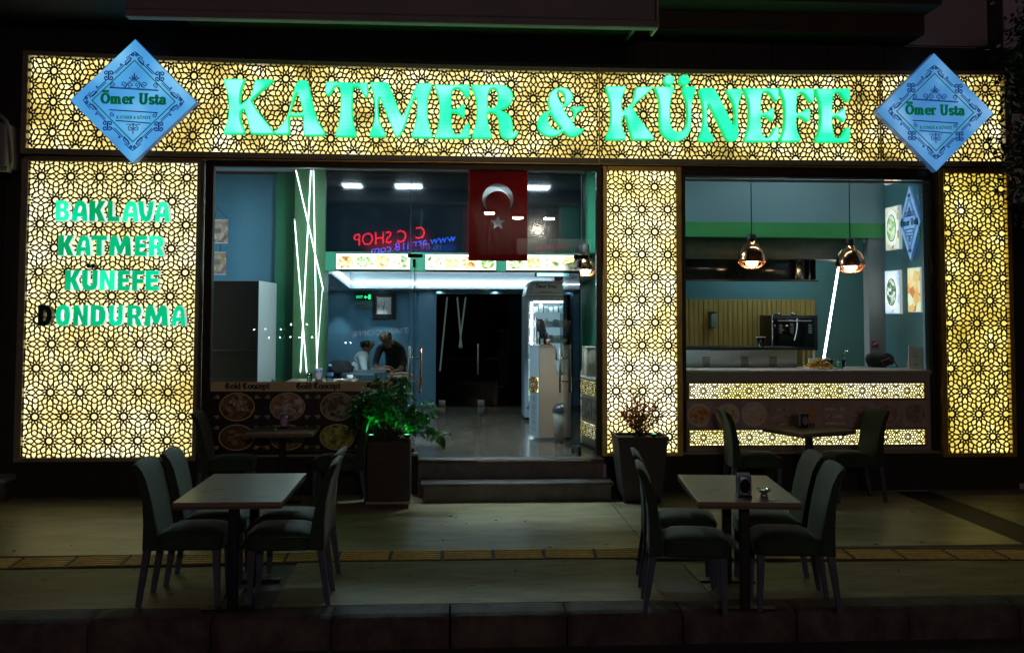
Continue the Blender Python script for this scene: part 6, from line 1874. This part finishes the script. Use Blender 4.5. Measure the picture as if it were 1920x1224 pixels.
LM = [leaf_mesh('leaf', .115, .030, .35, leafm), leaf_mesh('leaf', .095, .026, .6, leafm), leaf_mesh('leaf', .135, .032, .2, leafm)]
stems = MB()
tips = []
for k in range(40):
    a = rnd.uniform(0, 2 * math.pi)
    r_ = math.sqrt(rnd.uniform(.01, 1))
    ex_, ey_ = -.60 + r_ * .38 * math.cos(a), 10.36 + r_ * .30 * math.sin(a)
    ez_ = .80 + .52 * math.sqrt(max(0, 1 - r_ * r_)) * rnd.uniform(.6, 1.05) - .05 * r_
    tips.append((ex_, ey_, ez_))
tips += [(-.15, 10.25, .80), (-.06, 10.2, .72), (-.08, 10.28, .70), (-.20, 10.2, .95), (-.18, 10.3, 1.05), (-.95, 10.3, 1.10), (-.98, 10.3, .98)]
leaves = []
for tpz in tips:
    b0 = Vector((-.59 + rnd.uniform(-.1, .1), 10.4 + rnd.uniform(-.1, .1), .68))
    e = Vector(tpz)
    mid = b0.lerp(e, .55) + Vector((0, 0, .12 if e.z < .85 else .03))
    pts = [b0 * (1 - t) ** 2 + mid * 2 * t * (1 - t) + e * t * t for t in (0, .25, .5, .75, 1)]
    stems.path([tuple(p) for p in pts], [.008, .007, .006, .004, .003], 5)
    for t in (.55, .72, .86, .95, 1.0, 1.0):
        leaves.append((b0 * (1 - t) ** 2 + mid * 2 * t * (1 - t) + e * t * t, (e - mid).normalized()))
stems.build('stems', bark, gp_)
for p, d in leaves[:295]:
    o = bpy.data.objects.new('leaf', rnd.choice(LM))
    COL.objects.link(o)
    o.parent = gp_
    o.location = p - Vector((-.59, 10.40, 0))
    yaw_ = math.atan2(d.y, d.x) + rnd.uniform(-1.9, 1.9)
    o.rotation_euler = (rnd.uniform(-.5, .5), rnd.uniform(-.35, .95), yaw_)
    o.scale = [rnd.uniform(.75, 1.2)] * 3
def planter_spot(x, y, z, e, lab, aim):
    t = thing('planter_spotlight', lab, 'garden light', (x, y, z), 'green garden lights in the planters')
    MB().tube((0, 0, -.03), (0, 0, .02), .006, n=6).build('spike', steelblack, t, local=True)
    MB().lathe([(.0, .018), (.022, .018), (.03, .05), (.03, .056), (.026, .056)], (0, 0, 0), 14).build('housing', steelblack, t, local=True)
    MB().lathe([(.0, .055), (.027, .054)], (0, 0, 0), 14).build('lens', EM('green_lens', (.25, 1.0, .45), 3), t, local=True)
    ld = bpy.data.lights.new('green_beam', 'SPOT')
    ld.energy = e; ld.color = (.03, 1.0, .20); ld.spot_size = R(160); ld.spot_blend = .6; ld.shadow_soft_size = .025
    lo = bpy.data.objects.new('green_beam', ld); COL.objects.link(lo)
    lo.parent = t; lo.location = (0, 0, .062); lo.rotation_euler = (R(180), 0, 0)
planter_spot(-.41, 10.22, .685, 1.9, 'small green glowing garden light under the leafy shrub', None)
planter_spot(-.77, 10.22, .685, 2.5, 'small green glowing garden light at the window side of the leafy shrub', None)
planter_spot(2.16, 10.40, .66, 1.2, 'small green glowing garden light under the thin reddish plant', None)
sm_ = MB()
for k in range(760):
    p, d = leaves[rnd.randrange(len(leaves))]
    p = p + Vector((rnd.gauss(0, .045), rnd.gauss(0, .045), rnd.gauss(0, .04)))
    if p.z < .70: continue
    a, ln_, w_ = rnd.uniform(0, 6.28), rnd.uniform(.05, .085), rnd.uniform(.012, .019)
    dd = Vector((math.cos(a), math.sin(a), rnd.uniform(-.9, .35))).normalized()
    ss = dd.cross(Vector((rnd.uniform(-.5, .5), rnd.uniform(-.5, .5), 1))).normalized()
    m1, m2 = p + dd * ln_ * .35, p + dd * ln_ * .7
    sag_ = Vector((0, 0, -.012))
    sm_.face([tuple(p), tuple(m1 + ss * w_), tuple(m2 + ss * w_ * .8), tuple(p + dd * ln_ + sag_), tuple(m2 - ss * w_ * .8), tuple(m1 - ss * w_)])
sm_.build('small_leaves', leafm, gp_, kind='stuff')
rp_ = thing('potted_red_plant', 'tapered grey planter with a thin reddish plant before the lattice pillar', 'potted plant', (2.03, 10.55, 0))
m = MB()
c4 = [(-.205, .08), (.205, .08)]
b, t_ = .20, .262
m.raw([(2.03 - b, 10.55 - b, .06), (2.03 + b, 10.55 - b, .06), (2.03 + b, 10.55 + b, .06), (2.03 - b, 10.55 + b, .06),
       (2.03 - t_, 10.55 - t_ * .9, .68), (2.03 + t_, 10.55 - t_ * .9, .68), (2.03 + t_, 10.55 + t_ * .9, .68), (2.03 - t_, 10.55 + t_ * .9, .68)],
      [(0, 3, 2, 1), (0, 1, 5, 4), (1, 2, 6, 5), (2, 3, 7, 6), (3, 0, 4, 7)])
m.build('planter_box', potgrey, rp_)
MB().plate([(2.03 - t_ - .008, .655), (2.03 + t_ + .008, .655), (2.03 + t_ + .008, .69), (2.03 - t_ - .008, .69)], [], 10.55 - t_ * .9 - .012, 10.55 - t_ * .9).box(2.03 - t_ - .008, 2.03 - t_ + .01, 10.325, 10.775, .682, .691).box(2.03 + t_ - .01, 2.03 + t_ + .008, 10.325, 10.775, .682, .691).build('rim', potgrey, rp_)
MB().box(2.03 - .19, 2.03 + .19, 10.37, 10.73, 0, .059).build('foot', potgrey, rp_)
MB().box(2.03 - .245, 2.03 + .245, 10.34, 10.76, .60, .655).build('soil', soil, rp_)
m = MB(); f_ = MB()
for k in range(46):
    a, r_ = rnd.uniform(0, 6.28), rnd.uniform(.03, .31)
    e = Vector((2.03 + r_ * math.cos(a), 10.55 + r_ * .7 * math.sin(a), rnd.uniform(.80, 1.20) + (.06 if r_ < .1 else 0)))
    b0 = Vector((2.03 + rnd.uniform(-.06, .06), 10.55 + rnd.uniform(-.06, .06), .65))
    mid = b0.lerp(e, .5) + Vector((0, 0, .05))
    pts = [b0 * (1 - t) ** 2 + mid * 2 * t * (1 - t) + e * t * t for t in (0, .33, .66, 1)]
    m.path([tuple(p) for p in pts], .003, 4)
    for j in range(13):
        t = rnd.uniform(.3, 1)
        p = b0 * (1 - t) ** 2 + mid * 2 * t * (1 - t) + e * t * t
        d = Vector((rnd.uniform(-1, 1), rnd.uniform(-1, 1), rnd.uniform(-.6, .7))).normalized()
        s_ = d.cross(Vector((rnd.uniform(-1, 1), rnd.uniform(-1, 1), 1))).normalized()
        ln_, w_ = rnd.uniform(.04, .075), rnd.uniform(.007, .012)
        f_.face([tuple(p), tuple(p + d * ln_ * .5 + s_ * w_), tuple(p + d * ln_), tuple(p + d * ln_ * .5 - s_ * w_)])
m.build('stems', bark, rp_)
f_.build('foliage', redleaf, rp_, kind='stuff')

# ================================================================== tree at the right, its branches hang before the sign
tr = thing('street_tree', 'dark leafy tree whose branches hang before the right end of the sign', 'tree', (7.1, 9.3, 0))
trk = MB().path([(7.1, 9.3, 0), (7.12, 9.3, 1.2), (7.0, 9.32, 2.6), (6.9, 9.35, 3.8), (6.85, 9.4, 5.2)], [.15, .12, .11, .09, .05], 10)
trk = trk.build('trunk', bark, tr)
br = [[(6.9, 9.35, 2.9), (6.6, 9.4, 3.1), (6.2, 9.5, 3.3), (5.85, 9.5, 3.25)], [(6.9, 9.35, 4.0), (6.6, 9.4, 4.4), (6.2, 9.5, 4.6), (5.9, 9.5, 4.62)], [(6.9, 9.35, 3.7), (6.5, 9.4, 4.2), (6.0, 9.45, 4.45), (5.74, 9.5, 4.42)], [(6.95, 9.33, 3.2), (6.5, 9.4, 3.6), (6.0, 9.5, 3.75), (5.72, 9.5, 3.60)], [(6.9, 9.35, 4.2), (6.4, 9.4, 4.7), (6.0, 9.45, 4.75), (5.80, 9.45, 4.78)],
      [(6.88, 9.36, 4.4), (7.1, 9.2, 5.0), (7.5, 9.1, 5.6)], [(7.0, 9.33, 3.0), (7.5, 9.3, 3.8), (7.9, 9.3, 4.4)]]
for b in br:
    MB().path(b, [.04 - .033 * i / (len(b) - 1) for i in range(len(b))], 6).build('branch', bark, trk)
f_ = MB()
for b in br[:5] + br:
    for k in range(900 if b in br[:5] else 300):
        i = rnd.randrange(len(b) - 1)
        if rnd.random() < .5: i = len(b) - 2
        p = Vector(b[i]).lerp(Vector(b[i + 1]), rnd.uniform(0, 1.1)) + Vector((rnd.gauss(0, .13), rnd.gauss(0, .15), rnd.gauss(-.05, .19)))
        d = Vector((rnd.uniform(-1, 1), rnd.uniform(-1, 1), rnd.uniform(-1.1, .4))).normalized()
        s_ = d.cross(Vector((rnd.uniform(-1, 1), rnd.uniform(-1, 1), 1))).normalized()
        ln_, w_ = rnd.uniform(.06, .12), rnd.uniform(.014, .024)
        f_.face([tuple(p), tuple(p + d * ln_ * .45 + s_ * w_), tuple(p + d * ln_), tuple(p + d * ln_ * .45 - s_ * w_)])
f_.build('crown', leafm2, tr, kind='stuff')

# ================================================================== across the street: what the glass mirrors
ob = thing('opposite_building', 'dark house across the street seen only mirrored in the glass', 'building', (0, -9.6, 0))
MB().box(-14, 14, -10.2, -9.6, 0, 3.2).build('ground_wall', darkwall, ob)
MB().box(-14, 14, -10.2, -9.5, 3.2, 5.6).build('upper_wall', M('dark_cladding', (.02, .025, .028), .6, 0, .3, 3), ob)
for k in range(5):
    MB().box(-11 + k * 5, -8 + k * 5, -9.59, -9.56, .4, 2.6).build('window', blackglass, ob)
struct('opposite_pavement', MB().box(-40, 40, -9.6, -7.5, -.3, -.05), concrete)
ls = thing('led_sign', 'mirrored red and blue LED shop sign across the street', 'LED sign', (-1.3, -9.2, 3.6))
MB().box(-3.4, .9, -9.45, -9.40, 3.55, 4.9).build('board', black, ls)
m = put_text(MB(), 'C C SHOP', -.72, -9.37, 4.24, .40, sx=.86, flip=True, slope=-.09)
m.build('red_lettering', EM('led_red', (1, .01, .04), 14), ls)
m = put_text(MB(), 'www.arri18.com', .22, -9.37, 4.16, .25, sx=1.08, flip=True, slope=-.14)
m.build('blue_lettering', EM('led_blue', (.01, .12, 1), 16), ls)
m = put_text(MB(), 'TEL 878', -.20, -9.37, 3.90, .14, sx=1.0, flip=True)
m.build('grey_lettering', EM('led_grey', (.4, .5, .5), 1.6), ls)
cs = thing('coffee_sign', 'faint mirrored shop name across the street', 'shop sign', (-1.8, -9.45, 1.3))
MB().box(-2.8, -.9, -9.55, -9.50, 1.2, 1.8).build('board', black, cs)
put_text(MB(), 'TIAN COFFE', -1.12, -9.48, 1.36, .17, sx=1.35, flip=True, slope=-.08).build('lettering', EM('faint_letters', (.7, .75, .85), 2.2), cs)
bxs = thing('box_sign', 'plain grey box sign with a round white emblem across the street', 'shop sign', (3.3, -9.3, 3.7))
MB().rbox(2.15, 4.5, -9.45, -9.3, 3.75, 4.25, .02, 1).build('box', EM('box_sign_glow', (.25, .30, .26), 1.0), bxs)
m = MB()
for k in range(8):
    m.box(2.75 + k * .13, 2.82 + k * .13, -9.299, -9.29, 3.92, 4.06 - .02 * (k % 3))
m.build('red_dashes', EM('box_sign_red', (.7, .03, .03), 2.5), bxs)
md = MB().disc(4.25, 4.0, .14, .14, 0, 20, 0, .004)
md.xf(Matrix.Translation((0, -9.29, 0))); md.build('round_emblem', EM('box_sign_white', (.5, .6, .6), 2.0), bxs)
for k, (x, z, e) in enumerate(((1.267, 5.0, 60), (2.15, 4.86, 45), (3.137, 4.85, 50))):
    t = thing('street_lamp', ['street lamp mirrored at the crescent’s horn', 'street lamp mirrored right of the flag’s star', 'street lamp mirrored in the dark glass right of the flag'][k], 'street lamp', (x, -9.0, -.05), 'street lamps across the road')
    MB().tube((x, -9.35, -.05), (x, -9.35, z + .1), .06, .04, 8).build('pole', steelblack, t)
    MB().tube((x, -9.35, z + .08), (x, -8.98, z + .1), .03, .03, 8).build('arm', steelblack, t)
    MB().rbox(x - .17, x + .17, -9.05, -8.85, z + .03, z + .09, .01, 1).build('lamp_head', steelblack, t)
    m = MB().box(x - .15, x + .15, -9.03, -8.87, z - .03, z + .029)
    m.build('lamp_glass', EM('street_lamp_glow', (1.0, .78, .64), e * 7), t)
FB = [(-5.84, 1.10), (-5.50, 1.12), (-5.03, 1.11), (-4.72, 1.26), (-4.24, 1.27), (-5.38, .86), (-5.05, .86), (-4.74, .87), (-4.48, .86), (-4.40, .865), (-4.08, .87), (-3.05, .70), (-2.90, .70)]
fb0 = None
for k, (x, z) in enumerate(FB):
    if fb0 is None:
        fb0 = o = MB().sphere((x, -9.2, z + .35), .032, n=8, m=6).build('festoon_bulb', EM('festoon_glow', (.9, 1.0, .95), 24), label='one of the small white festoon bulbs mirrored low in the left window', cat='bulb', group='festoon bulbs across the street')
    else:
        o = fb0.copy(); COL.objects.link(o); o.location = (x, -9.2, z + .318)
